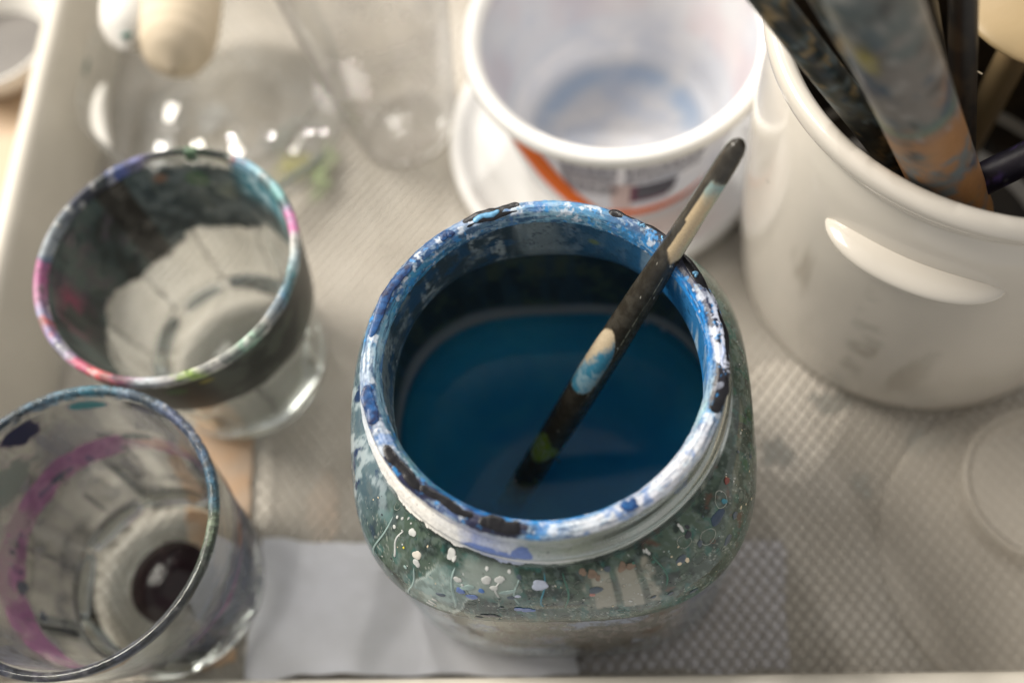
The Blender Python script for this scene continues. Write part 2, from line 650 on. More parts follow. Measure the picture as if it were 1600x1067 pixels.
outer = [(0.0428, 0.1203), (0.0445, 0.1198), (0.0453, 0.1180), (0.0452, 0.1160), (0.0445, 0.1142), (0.0446, 0.1125),
         (0.0462, 0.1112), (0.0472, 0.1094), (0.0471, 0.1072), (0.0466, 0.1052), (0.0470, 0.1035)]
shoulder = [(0.0485, 0.1022), (0.0512, 0.1000), (0.0540, 0.0962), (0.0560, 0.0925), (0.0576, 0.0875), (0.0588, 0.0815), (0.0594, 0.0765), (0.0594, 0.0745), (0.0584, 0.0728), (0.0580, 0.0710)]
lower = [(0.0586, 0.055), (0.0590, 0.035), (0.0590, 0.018), (0.0586, 0.009), (0.0574, 0.0035), (0.0550, 0.0008), (0.050, 0.0), (0.035, 0.0012), (0.0005, 0.002)]
inner = [(0.0005, 0.0075), (0.045, 0.0072), (0.0515, 0.0095), (0.0538, 0.015), (0.0545, 0.035), (0.0552, 0.060), (0.0552, 0.074), (0.0540, 0.082), (0.0515, 0.0885), (0.0475, 0.0935), (0.0430, 0.0970), (0.0412, 0.1010), (0.0410, 0.1150), (0.0415, 0.1190), (0.0428, 0.1203)]


def jar_cols(t, R, Z, s, V):
    n = len(t)
    P = V.copy()
    A = fbm(P * [150, 150, 90], 3, 5)
    B = fbm(P * [520, 520, 300], 11, 4)
    ring_fine = fbm(P * 1300, 21, 3)
    st = fbm(np.c_[V[:, 0] * 380, V[:, 1] * 380, V[:, 2] * 22], 31, 4)     # vertical streaks
    C = np.tile(np.array([0.028, 0.048, 0.036]), (n, 1))
    C = lerp(C, (0.075, 0.105, 0.080), ss(0.44, 0.58, A))
    C = lerp(C, (0.030, 0.12, 0.11), ss(0.52, 0.66, st) * 0.75)
    C = lerp(C, (0.20, 0.24, 0.21), ss(0.56, 0.70, B) * 0.45)
    C = lerp(C, (0.010, 0.018, 0.018), ss(0.54, 0.66, fbm(P * 260, 41, 4)) * 0.8)
    C = lerp(C, (0.16, 0.20, 0.20), ss(0.60, 0.64, fbm(np.c_[V[:, 0] * 900, V[:, 1] * 900, V[:, 2] * 60], 43, 3)) * 0.35)
    # bluish left flank with pale streaks
    lf = ss(-135, -160, t - 360 * (t > 180)) + ss(150, 175, t) * (t <= 180)
    lf = np.clip(np.where(t > 180, ss(225, 205, t), ss(120, 150, t)), 0, 1)
    C = lerp(C, (0.10, 0.15, 0.20), lf * 0.7)
    C = lerp(C, (0.42, 0.46, 0.50), lf * ss(0.52, 0.68, st) * 0.75)
    C = lerp(C, (0.02, 0.04, 0.10), lf * ss(0.62, 0.70, fbm(P * [260, 260, 120], 51, 4)))
    # milky patch on the front left
    d = np.abs(adiff(t, -119 + (Z - 0.088) * 400 + 6 * (A - .5))) / 7.5
    mk = ss(1.05, 0.85, d + 0.35 * (B - 0.5)) * ss(0.0755, 0.079, Z) * ss(0.1, 0.094, Z)
    C = lerp(C, (0.36, 0.44, 0.43), mk * (0.45 + 0.5 * ss(0.35, 0.6, B)))
    ed = np.exp(-((d + 0.35 * (B - 0.5) - 0.95) / 0.05) ** 2) * ss(0.0755, 0.079, Z) * ss(0.1, 0.094, Z)
    C = lerp(C, (0.6, 0.64, 0.62), ed * 0.8)
    # grey smear between -112 and -100
    d = np.abs(adiff(t, -106 + 8 * (A - .5))) / 9 + 0.6 * (B - .5)
    C = lerp(C, (0.30, 0.33, 0.31), ss(1, 0.6, d) * ss(0.090, 0.094, Z) * ss(0.104, 0.10, Z) * 0.8)
    # beige window patch on the front right, cut by dark vertical bars
    d = np.maximum(np.abs(adiff(t, -72)) / 10, np.abs(Z - 0.0925) / 0.0085) + 0.35 * (A - .5) + 0.4 * (B - .5)
    bars = ss(0.5, 1.0, np.abs(((t + 3) % 7.0) - 3.5) / 1.3)
    C = lerp(C, (0.36, 0.32, 0.27), ss(1.0, 0.8, d) * (0.25 + 0.75 * bars) * 0.85)
    # green moss streaks right
    C = lerp(C, (0.03, 0.09, 0.03), ss(0.60, 0.72, st) * ss(40, 10, np.abs(adiff(t, -15))) * 0.8)
    C = lerp(C, (0.12, 0.045, 0.03), ss(0.66, 0.74, fbm(P * 330, 61, 4)) * ss(40, 10, np.abs(adiff(t, -45))) * 0.7)
    C = C * np.array([0.90, 0.97, 0.94])
    # dried bubble outlines
    for sc, sd, am in ((210, 71, .8), (330, 81, .6)):
        v = fbm(P * sc, sd, 2)
        C = lerp(C, (0.40, 0.43, 0.38), np.exp(-((v - 0.63) / 0.006) ** 2) * am * ss(0.1, .095, Z - 0.0))
    # specks
    C = lerp(C, (0.65, 0.68, 0.66), ss(0.80, 0.86, ring_fine) * 0.8)
    cov = 0.93 + 0.05 * ss(0.4, 0.6, A)
    sh = ss(0.072, 0.0765, Z)
    lowc = lerp(lerp(np.tile(np.array([0.30, 0.27, 0.25]), (n, 1)), (0.16, 0.10, 0.07), ss(0.5, 0.7, A)), (0.36, 0.40, 0.50), ss(0.52, 0.7, fbm(P * 90, 91, 3)))
    lowc = lowc * 1.0
    lowc = lerp(lowc, (0.05, 0.09, 0.16), ss(12, 5, np.abs(adiff(t, -135))) * 0.8 + ss(10, 4, np.abs(adiff(t, -48))) * 0.7)
    covl = 0.30 + 0.45 * ss(0.42, 0.62, B)
    C = C * sh[:, None] + lowc * (1 - sh)[:, None]
    cov = cov * sh + covl * (1 - sh)
    # the crease stays clear glass
    cov = np.where(np.abs(Z - 0.0735) < 0.0016, 0.25, cov)
    # inner faces carry no outside paint
    inside = np.zeros(n)
    cov = np.where(s > S_OUT, 0.0, cov)
    # neck region is mostly covered by the rim film
    cov = np.where((Z > 0.1025) & (s <= S_OUT), 0.35, cov)
    return np.c_[C, np.clip(cov, 0, 0.97)]


jp = rounded(outer, 1) + rounded(shoulder, 1) + rounded(lower, 1) + rounded(inner, 1)[:-1]
S_OUT = float(np.sum(np.hypot(*np.diff(np.array(rounded(outer, 1) + rounded(shoulder, 1) + rounded(lower, 1)), axis=0).T))) - 0.002
lathe('glass_body', jp, M['jar_glass'], jar, n=900, rows=640, cols=jar_cols, rmod=jar_sq, closed=True)

# paint film over lip and neck
KEY = [  # theta, top colour, inner-edge colour, outer-side colour
    (-180, (.55, .66, .74), (.22, .42, .55), (.50, .56, .62)),
    (-170, (.02, .08, .25), (.30, .50, .62), (.52, .58, .66)),
    (-160, (.012, .03, .12), (.16, .34, .48), (.70, .76, .80)),
    (-150, (.50, .58, .68), (.10, .22, .30), (.80, .79, .76)),
    (-143, (.015, .02, .07), (.20, .40, .45), (.86, .84, .79)),
    (-128, (.012, .015, .05), (.02, .20, .40), (.88, .86, .81)),
    (-118, (.10, .16, .34), (.01, .16, .45), (.84, .84, .82)),
    (-110, (.012, .015, .05), (.01, .14, .42), (.30, .36, .60)),
    (-98, (.010, .010, .03), (.01, .20, .60), (.55, .60, .68)),
    (-92, (.10, .30, .62), (.01, .25, .70), (.36, .42, .40)),
    (-82, (.52, .58, .66), (.02, .25, .65), (.30, .34, .28)),
    (-70, (.62, .64, .68), (.10, .28, .55), (.24, .27, .22)),
    (-55, (.58, .60, .68), (.55, .58, .66), (.22, .24, .20)),
    (-40, (.66, .68, .72), (.60, .64, .70), (.14, .16, .12)),
    (-30, (.55, .58, .66), (.40, .50, .60), (.12, .14, .11)),
    (-25, (.03, .22, .45), (.30, .50, .55), (.10, .13, .10)),
    (-20, (.012, .012, .02), (.35, .48, .55), (.05, .06, .05)),
    (0, (.014, .012, .02), (.03, .22, .58), (.10, .13, .12)),
    (20, (.02, .03, .08), (.02, .24, .66), (.08, .10, .10)),
    (40, (.014, .014, .02), (.03, .20, .50), (.03, .03, .04)),
    (58, (.03, .10, .24), (.05, .18, .34), (.04, .05, .08)),
    (70, (.08, .24, .42), (.10, .26, .40), (.10, .16, .22)),
    (85, (.10, .30, .54), (.22, .42, .55), (.2, .3, .4)),
    (100, (.30, .46, .62), (.14, .26, .36), (.3, .4, .5)),
    (115, (.40, .50, .66), (.10, .20, .30), (.3, .4, .5)),
    (124, (.03, .11, .28), (.06, .20, .34), (.2, .3, .4)),
    (140, (.012, .05, .15), (.05, .28, .50), (.1, .15, .2)),
    (160, (.012, .045, .13), (.10, .34, .52), (.2, .25, .3)),
    (172, (.10, .25, .42), (.34, .56, .68), (.4, .45, .5)),
    (180, (.55, .66, .74), (.22, .42, .55), (.50, .56, .62))]


def key3(t):
    t = adiff(t, 0)
    K = np.array([k[0] for k in KEY], float)
    return [np.stack([np.interp(t, K, [k[j][c] for k in KEY]) for c in range(3)], 1) for j in (1, 2, 3)]


DAB_BLACK = [(108, 10.5), (-104, 8), (-128, 12), (-160, 7)]


def rim_cols(t, R, Z, s, V):
    wob = 14 * (fbm(V * [130, 130, 130], 101, 3) - .5) + 6 * (fbm(V * 600, 102, 3) - .5)
    top, inn, out = key3(t + wob)
    A = fbm(V * 160, 5, 4)
    B = fbm(V * 600, 15, 4)
    F = fbm(V * 1700, 25, 3)
    side = np.where(s < RIM_S1, 0, np.where(s > RIM_S2, 2, 1))
    pos = s + 0.0016 * (A - .5) + 0.0014 * (B - .5)
    wi = 1 - ss(RIM_S1 - 0.0006, RIM_S1 + 0.0006, pos)
    wo = ss(RIM_S2 - 0.0006, RIM_S2 + 0.0006, pos)
    C = lerp(top, 0, wi) + inn * wi[:, None]
    C = C * (1 - wo)[:, None] + out * wo[:, None]
    lum = C.mean(1)
    ta = np.radians(t)
    sk = fbm(np.c_[np.cos(ta) * 9, np.sin(ta) * 9, s * 2600], 145, 4)
    sk2 = fbm(np.c_[np.cos(ta) * 26, np.sin(ta) * 26, s * 1500], 155, 4)
    C = lerp(C, (0.02, 0.07, 0.17), ss(0.52, 0.62, sk) * 0.75 * (wo < .5) * (lum > 0.1))
    C = lerp(C, (0.45, 0.58, 0.68), ss(0.54, 0.64, sk2) * 0.42 * (wo < .5) * (lum > 0.04))
    C = lerp(C, (0.50, 0.52, 0.54), ss(0.56, 0.62, sk) * 0.35 * (wo >= .5))
    # flecks: pale in the dark, blue in the pale
    C = lerp(C, (0.03, 0.26, 0.62), ss(0.60, 0.66, B) * 0.75 * (lum < 0.35) * (wo < .5))
    C = lerp(C, (0.60, 0.66, 0.74), ss(0.62, 0.68, fbm(V * 430, 35, 4)) * 0.8 * (wo < .5) * (lum > 0.06))
    C = lerp(C, (0.05, 0.16, 0.42), ss(0.60, 0.70, fbm(V * 300, 45, 4)) * 0.65 * (lum > 0.2) * (wo < .5))
    C = lerp(C, (0.03, 0.04, 0.08), ss(0.70, 0.76, F) * 0.4)
    # pale flecks on the black run at the right
    fl = ss(22, 8, np.abs(adiff(t, 4))) * ss(0.53, 0.60, fbm(V * 420, 55, 4)) * (1 - wi) * (1 - wo)
    C = lerp(C, (0.55, 0.60, 0.74), fl)
    # blue patches on the white side paint of the neck
    for c0, w0, z0, h0 in ((-122, 5, .1155, .0022), (-108, 9, .1085, .0028), (-97, 3, .1105, .002), (-60, 3, 0.1165, .0015), (-44, 4, .114, .002)):
        d = np.hypot(adiff(t, c0) / w0, (Z - z0) / h0) + 0.8 * (A - .5) + 0.5 * (B - .5)
        C = lerp(C, (0.10, 0.18, 0.48), ss(1.0, 0.85, d) * wo * 0.9)
    # pale line under the lip on the front right
    ln = np.exp(-((Z - 0.1095) / 0.0006) ** 2) * ss(30, 20, np.abs(adiff(t, -65)))
    C = lerp(C, (0.55, 0.62, 0.66), ln * 0.7)
    ln = np.exp(-((Z - 0.1045 - 0.0006 * A) / 0.0006) ** 2) * ss(24, 14, np.abs(adiff(t, -100)))
    C = lerp(C, (0.72, 0.74, 0.74), ln * 0.9)
    a = np.ones(len(t))
    # film thins on the outside away from the front left, on the inside lower down
    wfront = ss(75, 50, np.abs(adiff(t, -135 + 8 * (A - .5))))
    a_out = 0.25 + 0.72 * wfront
    a = a * (1 - wo) + wo * a_out
    a = np.where(Z < 0.1032 + 0.0010 * (fbm(V * 260, 65, 3) - .5) * 2 + 0.0005, np.where(s > RIM_S2, 0, a), a)
    a = np.where((s < RIM_S1) & (Z < 0.1168 + 0.0022 * (B - .5)), 0, a)
    return np.c_[C, np.clip(a, 0, 1)]


def rim_disp(V, t, R, Z, s):
    k = 0.00025 * (fbm(V * 260, 7, 3) - .4) + 0.0002 * (fbm(V * 800, 8, 3) - .5)
    top = ss(RIM_S1 - .001, RIM_S1 + 0.001, s) * ss(RIM_S2 + .001, RIM_S2 - 0.001, s)
    thick = (ss(20, 0, np.abs(adiff(t, 48))) + ss(24, 12, np.abs(adiff(t, 5))) * 0.6) * (0.6 + 0.8 * fbm(V * 350, 9, 3)) * 0.0009
    rr = R + k + 0.5 * thick * top
    a = np.radians(t)
    return np.c_[rr * np.cos(a), rr * np.sin(a), Z + k * top + thick * top]


rim_in = [(0.0404, 0.1160), (0.0403, 0.1172), (0.0409, 0.1190)]
rim_top = [(0.0416, 0.1202), (0.0428, 0.1208), (0.0443, 0.1206)]
rim_out = [(0.0454, 0.1196), (0.0458, 0.1180), (0.0457, 0.1160), (0.0450, 0.1142), (0.0451, 0.1127), (0.0466, 0.1115), (0.0477, 0.1096), (0.0476, 0.1072), (0.0471, 0.1052), (0.0475, 0.1038), (0.0488, 0.1026)]
L_ = lambda pr: float(np.sum(np.hypot(*np.diff(np.array(pr), axis=0).T)))
RIM_S1 = L_(rim_in + rim_top[:1])
RIM_S2 = L_(rim_in + rim_top + rim_out[:1]) + 0.0006
lathe('rim_paint', rim_in + rim_top + rim_out, M['rimcoat'], jar, n=1500, rows=110, cols=rim_cols, disp=rim_disp)


# paint film on the inside wall
def in_cols(t, R, Z, s, V):
    A = fbm(V * [170, 170, 130], 203, 4)
    B = fbm(V * 520, 213, 4)
    st = fbm(np.c_[V[:, 0] * 330, V[:, 1] * 330, V[:, 2] * 40], 223, 4)
    n = len(t)
    C = np.tile(np.array([0.050, 0.075, 0.090]), (n, 1))
    C = lerp(C, (0.20, 0.25, 0.26), ss(0.44, 0.58, A))
    C = lerp(C, (0.03, 0.10, 0.20), ss(0.52, 0.64, fbm(V * 230, 233, 4)) * 0.7)
    C = lerp(C, (0.42, 0.48, 0.48), ss(0.50, 0.64, st) * ss(0.45, 0.56, B) * 0.85)
    # bright blue on the right
    wr = ss(62, 30, np.abs(adiff(t, 12 + 20 * (A - .5))))
    C = lerp(C, (0.02, 0.20, 0.50), wr * 0.9)
    C = lerp(C, (0.42, 0.58, 0.70), wr * ss(0.52, 0.66, st) * 0.8)
    # backlit glow painted pale into the film at the back
    wb = ss(14, 4, np.abs(adiff(t, 91 + 14 * (st - .5))))
    C = lerp(C, (0.34, 0.40, 0.42), wb * 0.8)
    wb = ss(25, 8, np.abs(adiff(t, 66)))
    C = lerp(C, (0.04, 0.14, 0.26), wb * 0.7)
    C = lerp(C, (0.25, 0.30, 0.08), ss(3, 1, np.hypot(adiff(t, 70) , (Z - .109) / .0006)) * 0.7)
    # thin dark cracks
    C = lerp(C, (0.01, 0.03, 0.08), np.exp(-((A - 0.52) / 0.008) ** 2) * 0.8)
    # dark band below the neck
    dk = ss(0.0985, 0.0955, Z + 0.004 * (A - .5))
    dkc = lerp(np.tile(np.array([0.032, 0.044, 0.042]), (n, 1)), (0.10, 0.12, 0.07), ss(0.46, 0.64, A))
    dkc = lerp(dkc, (0.05, 0.08, 0.10), ss(0.5, 0.62, st) * 0.8)
    C = C * (1 - 0.95 * dk)[:, None] + dkc * (0.95 * dk)[:, None]
    # stops short of the water at a scummy tide line
    C = lerp(C, (0.50, 0.50, 0.50), ss(0.0475 + 0.0022 * ss(70, 30, np.abs(adiff(t, 145))), 0.0430, Z + 0.003 * (A - .5)) * 0.9)
    a = np.full(n, 0.985)
    a = np.where((Z > 0.0985), a - 0.25 * ss(14, 4, np.abs(adiff(t, 91))), a)
    return np.c_[C, a]


P0 = [(0.0540, 0.030), (0.0548, 0.060), (0.0548, 0.074), (0.0536, 0.082), (0.0511, 0.0882), (0.0471, 0.0930), (0.0427, 0.0965), (0.0408, 0.1008), (0.0407, 0.1060), (0.0406, 0.1120), (0.0406, 0.1175)]
lathe('inner_paint', rounded(P0, 1), M['coat'], jar, n=500, rows=200, cols=in_cols, rmod=jar_sq)


# dried drops and bubble rings on the shoulder
def jar_R(z, t):
    prof = sorted([(p[1], p[0]) for p in outer + shoulder])
    r = np.interp(z, [p[0] for p in prof], [p[1] for p in prof])
    a = 0.055 * np.clip((0.104 - z) / 0.018, 0, 1)
    return r * (1 - a * math.cos(4 * t))


def jar_pt(td, z):
    t = math.radians(td)
    r = jar_R(z, t)
    return np.array((r * math.cos(t), r * math.sin(t), z))


def frame_at(td, z):
    p = jar_pt(td, z)
    a = jar_pt(td + 0.5, z) - p
    b = jar_pt(td, z + 0.0006) - p
    a /= np.linalg.norm(a)
    b /= np.linalg.norm(b)
    n = np.cross(a, b)
    n /= np.linalg.norm(n)
    b = np.cross(n, a)
    return p, a, b, n


PAINT = {'w': (.62, .64, .62), 'o': (.70, .66, .58), 't': (.30, .42, .40), 'y': (.75, .65, .05), 'b': (.12, .20, .48), 'b2': (.06, .18, .50),
         'v': (.52, .58, .72), 'k': (.012, .018, .03), 'br': (.22, .15, .10), 'd': (.06, .09, .12), 'pk': (.50, .22, .18), 'cream': (.78, .66, .46),
         'navy': (.01, .04, .09), 'teal': (.02, .20, .28), 'red': (.20, .03, .02), 'g': (.03, .14, .10)}
PM = {k: solid('paint_' + k, v, 0.28, 0.25, 500, 0.5, 900, coat=0.3) for k, v in PAINT.items()}
PM['ring'] = solid('paint_ring_pale', (.42, .45, .40), 0.3, 0.3, 600)
PM['ring2'] = solid('paint_ring_faint', (.17, .20, .17), 0.3, 0.4, 600)
PM['rr'] = solid('paint_ring_red', (.30, .10, .05), 0.3, 0.3, 600)

DROPS = [(-140.3, 0.1019, 6.0, 'ring'), (-138.3, 0.1005, 3.0, 'w'), (-136.8, 0.101, 2.5, 'w'), (-135.2, 0.1018, 2.5, 'w'), (-133.7, 0.1015, 2.0, 'w'), (-137.5, 0.0985, 4.0, 'w'), (-135.0, 0.0979, 2.0, 'w'), (-132.9, 0.0968, 2.0, 'w'), (-131.9, 0.1005, 8.0, 'w'), (-127.3, 0.1024, 3.0, 'ring'), (-127.9, 0.097, 8.0, 'o'), (-127.2, 0.0951, 9.0, 'w'), (-132.2, 0.0964, 2.0, 'y'), (-129.8, 0.0918, 4.0, 't'), (-119.3, 0.0953, 5.0, 'ring'), (-118.8, 0.1012, 9.0, 'w'), (-117.5, 0.1006, 5.0, 'w'), (-115.2, 0.0961, 8.0, 'w'), (-113.7, 0.0948, 4.0, 'w'), (-114.0, 0.0927, 8.0, 'b'), (-110.9, 0.0913, 9.0, 'b'), (-108.5, 0.0945, 6.0, 'b2'), (-107.4, 0.0982, 10.0, 'w'), (-103.9, 0.099, 9.0, 'w'), (-103.0, 0.0996, 5.0, 'w'), (-105.2, 0.0963, 8.0, 'w'), (-92.8, 0.0985, 12.0, 'v'), (-120.8, 0.0841, 5.0, 'w'), (-122.3, 0.0795, 7.0, 'w'), (-117.2, 0.0792, 2.0, 'w'), (-99.1, 0.0861, 9.0, 'b'), (-96.4, 0.0849, 10.0, 'b'), (-106.9, 0.0805, 11.0, 'k'), (-109.8, 0.0782, 6.0, 'k'), (-107.7, 0.1009, 4.0, 'w'), (-101.3, 0.1012, 4.0, 'w'), (-98.8, 0.0942, 5.0, 'v'), (-80.5, 0.1010, 6.0, 'br'), (-78.0, 0.1002, 8.0, 'br'), (-76.7, 0.0990, 6.0, 'br'), (-73.6, 0.1006, 5.0, 'd'), (-69.6, 0.1, 8.0, 'br'), (-67.3, 0.0996, 7.0, 'br'), (-69.8, 0.0879, 4.0, 'w'), (-79.1, 0.0939, 5.0, 'pk'), (-81.5, 0.0923, 3.0, 'w'), (-78.0, 0.0955, 10.0, 'd'), (-61.6, 0.101, 4.0, 'w'), (-61.3, 0.1005, 3.0, 'w'), (-62.3, 0.1012, 3.0, 'w'), (-54.2, 0.0954, 9.0, 'd'), (-53.0, 0.0944, 5.0, 'cream'), (-55.1, 0.0948, 4.0, 'cream'), (-51.3, 0.0985, 12.0, 'ring'), (-45.1, 0.0954, 14.0, 'ring'), (-39.8, 0.0967, 14.0, 'navy'), (-35.8, 0.0985, 13.0, 'ring'), (-35.4, 0.0975, 6.0, 'teal'), (-30.6, 0.0994, 6.0, 'red'), (-29.3, 0.0976, 2.0, 'w'), (-27.9, 0.0865, 3.0, 'cream'), (-30.7, 0.0894, 2.0, 'cream'), (-32.7, 0.0914, 3.0, 'cream'), (-30.4, 0.093, 11.0, 'ring2'), (-21.4, 0.0991, 3.0, 'd'), (-50.0, 0.1015, 3.0, 'w'), (-49.9, 0.1008, 5.0, 'w'), (-48.3, 0.1004, 4.0, 'k'), (-61.2, 0.0984, 3.0, 'g'), (-66.4, 0.1, 3.0, 'g'), (-49.3, 0.0991, 6.0, 'k'), (-44.7, 0.0936, 5.0, 'rr'), (-40.6, 0.0935, 5.0, 'ring2'), (-55.8, 0.09, 10.0, 'ring2'), (-50.1, 0.0925, 12.0, 'ring2'), (-63.0, 0.0975, 8.0, 'ring'), (-87.1, 0.0993, 10.0, 'ring2'), (-84.9, 0.0956, 14.0, 'ring2'), (-82.1, 0.0977, 10.0, 'ring2'), (-90.5, 0.089, 9.0, 'ring2')]


def drop(td, z, rpx, kind, seed, asp=None, rot=None):
    rnd = random.Random(seed)
    rad = rpx * (0.00017 if kind != 'w' else 0.00014)
    asp = asp or rnd.uniform(0.65, 1.0)
    rot = rnd.uniform(0, PI) if rot is None else rot
    ph = [rnd.uniform(0, 6.28) for _ in range(3)]
    isr = kind in ('ring', 'ring2', 'rr')
    amp = (0.06 if isr else 0.12) if rpx > 4 else 0.05
    nseg = 30
    isring = kind in ('ring', 'ring2', 'rr')
    prof = [(0.93, -0.15), (0.95, 0.16), (0.985, 0.18), (1.0, -0.15)] if isring else [(1.0, -0.3), (0.99, 0.12), (0.90, 0.34), (0.6, 0.48), (0.3, 0.52), (0.001, 0.53)]
    hgt = min(rad * 0.25, 0.00016)
    m = len(prof)
    V = []
    ct, st_ = math.cos(rot), math.sin(rot)
    for q in range(nseg):
        t = 2 * PI * q / nseg
        sh = 1 + amp * (math.sin(2 * t + ph[0]) + 0.6 * math.sin(3 * t + ph[1]) + 0.35 * math.sin(5 * t + ph[2]))
        for (f, h) in prof:
            x, y = rad * sh * f * math.cos(t), rad * sh * f * asp * math.sin(t)
            u, v = x * ct - y * st_, x * st_ + y * ct
            zz = min(z + v * 0.8, 0.1021)
            tt = td + math.degrees(u / 0.056)
            p, a, b, n = frame_at(tt, zz)
            V.append(p + n * (h * hgt + 0.00008))
    Q = []
    for q in range(nseg):
        q2 = (q + 1) % nseg
        for e in range(m - 1):
            Q.append((q * m + e, q2 * m + e, q2 * m + e + 1, q * m + e + 1))
    nm = 'bubble_ring' if isring else 'paint_drop'
    return finish(nm, quads_mesh(nm, V, Q), PM[kind], jar)


for k, d in enumerate(DROPS):
    drop(*d, seed=k)
# larger composed smears (elongated)
drop(-106.9, 0.0805, 14, 'k', 901, 0.42, 0.05)
drop(-97.6, 0.0857, 12, 'b', 902, 0.55, 0.2)
drop(-112.3, 0.0945, 13, 't', 903, 0.45, 0.5)
drop(-121.5, 0.0815, 11, 'w', 904, 0.4, -0.8)
drop(-92.6, 0.0985, 13, 'v', 905, 0.8, 0.1)
drop(-101.5, 0.0955, 14, 't', 906, 0.35, 0.4)
rr_ = random.Random(77)
fine = []
for k in range(240):
    fine.append((rr_.uniform(-150, -10), rr_.uniform(0.077, 0.1015), rr_.choice([0.7, 0.8, 1.0, 1.2, 1.7]), rr_.choice(['w', 'w', 'ring', 'cream', 't', 'd', 'k'])))
for k in range(55):
    fine.append((rr_.uniform(-150, -12), rr_.uniform(0.080, 0.1005), rr_.uniform(3.5, 8.5), rr_.choice(['ring2', 'ring2', 'ring2', 'ring', 'd'])))
for k, d in enumerate(fine):
    drop(*d, seed=3000 + k)


for k_, (t0_, z0_, z1_, w_, kd) in enumerate(((-127.5, 0.0935, 0.079, 0.00045, 't'), (-92, 0.1015, 0.088, 0.00035, 'teal'), (-99, 0.1005, 0.090, 0.0003, 't'), (-134.5, 0.0995, 0.092, 0.00035, 'w'), (-116, 0.099, 0.083, 0.0005, 't'), (-60, 0.1, 0.09, 0.0003, 'g'), (-86, 0.1015, 0.086, 0.0004, 'g'), (-140, 0.1, 0.082, .0004, 't'), (-104, 0.1, 0.093, .0003, 'w'))):
    pts_, rd_ = [], []
    for q_ in range(15):
        f_ = q_ / 14
        p_, a_, b_, n_ = frame_at(t0_ + 0.8 * math.sin(f_ * 5 + k_), z0_ + (z1_ - z0_) * f_)
        pts_.append(p_ + n_ * 0.00003)
        rd_.append(w_ * (0.5 + 0.5 * f_) * (1 if 0 < q_ < 14 else 0.1))
    tube('paint_run', pts_, rd_, PM[kd], jar, 10, flat=0.4)


# raised dabs on the lip
def lip_dab(t0, t1, r_mid, halfw, hgt, mat, z=0.1208, seed=0):
    rnd = random.Random(seed)
    m = 60
    pts, rad = [], []
    for k in range(m + 1):
        f = k / m
        t = math.radians(t0 + (t1 - t0) * f)
        rm = r_mid + 0.0003 * math.sin(f * 9 + seed)
        pts.append((rm * math.cos(t), rm * math.sin(t), z))
        e = max(0.0, 1 - (2 * f - 1) ** 6) ** 0.5
        rad.append(max(1e-5, halfw * e * (0.88 + 0.10 * math.sin(f * 11 + seed * 2) + 0.05 * math.sin(f * 29))))
    return tube('lip_dab', pts, rad, mat, jar, 20, flat=0.55 * hgt / halfw)


M['black_paint'] = solid('black_blue_paint', (0.006, 0.006, 0.009), 0.28, 0.4, 300, 0.35, 600, 0.35)
M['navy_paint'] = solid('navy_paint', (0.008, 0.015, 0.06), 0.32, 0.4, 500, 0.4, 700, 0.35, color2=(0.012, 0.08, 0.24))
M['pale_blue_paint'] = solid('pale_blue_paint', (0.50, 0.56, 0.72), 0.3, 0.3, 300, 0.6, 700, color2=(0.2, 0.28, 0.5))
M['sky_paint'] = solid('sky_blue_paint', (0.16, 0.42, 0.68), 0.3, 0.4, 300, 0.6, 700)
lip_dab(96.5, 118, 0.0434, 0.0020, 0.0007, M['black_paint'], z=0.1205, seed=1)
lip_dab(104, 114, 0.0432, 0.0009, 0.0011, M['sky_paint'], seed=2)
lip_dab(122, 127, 0.0433, 0.0013, 0.0007, M['navy_paint'], seed=3)
lip_dab(141, 171, 0.0434, 0.0014, 0.0005, M['navy_paint'], seed=4)
lip_dab(-172, -158, 0.0437, 0.0017, 0.0006, M['navy_paint'], seed=5)
lip_dab(-150, -131, 0.0436, 0.0014, 0.0005, M['black_paint'], seed=6)
lip_dab(-132, -112, 0.0430, 0.0012, 0.0004, M['black_paint'], seed=7)
lip_dab(-110, -97, 0.0433, 0.0019, 0.0005, M['black_paint'], seed=8)
lip_dab(-65, -60, 0.0432, 0.0014, 0.0004, M['navy_paint'], seed=9)
lip_dab(-22, -6, 0.0441, 0.0018, 0.0006, M['black_paint'], z=0.1206, seed=10)
lip_dab(-7, 38, 0.0442, 0.0015, 0.0008, M['black_paint'], z=0.1206, seed=12)
lip_dab(36, 66, 0.0440, 0.0018, 0.0009, M['black_paint'], z=0.1206, seed=11)
lip_dab(-9, 3, 0.0440, 0.0007, 0.0015, M['pale_blue_paint'], z=0.1206, seed=14)
lip_dab(5, 10, 0.0441, 0.0005, 0.0015, M['pale_blue_paint'], z=0.1206, seed=15)
lip_dab(52, 55, 0.0441, 0.0005, 0.0015, M['sky_paint'], z=0.1210, seed=18)
lip_dab(43, 46, 0.0443, 0.0004, 0.0015, M['sky_paint'], z=0.1210, seed=19)
lip_dab(27, 29, 0.0443, 0.0005, 0.0015, M['sky_paint'], z=0.1208, seed=16)

# water
WZ = 0.040


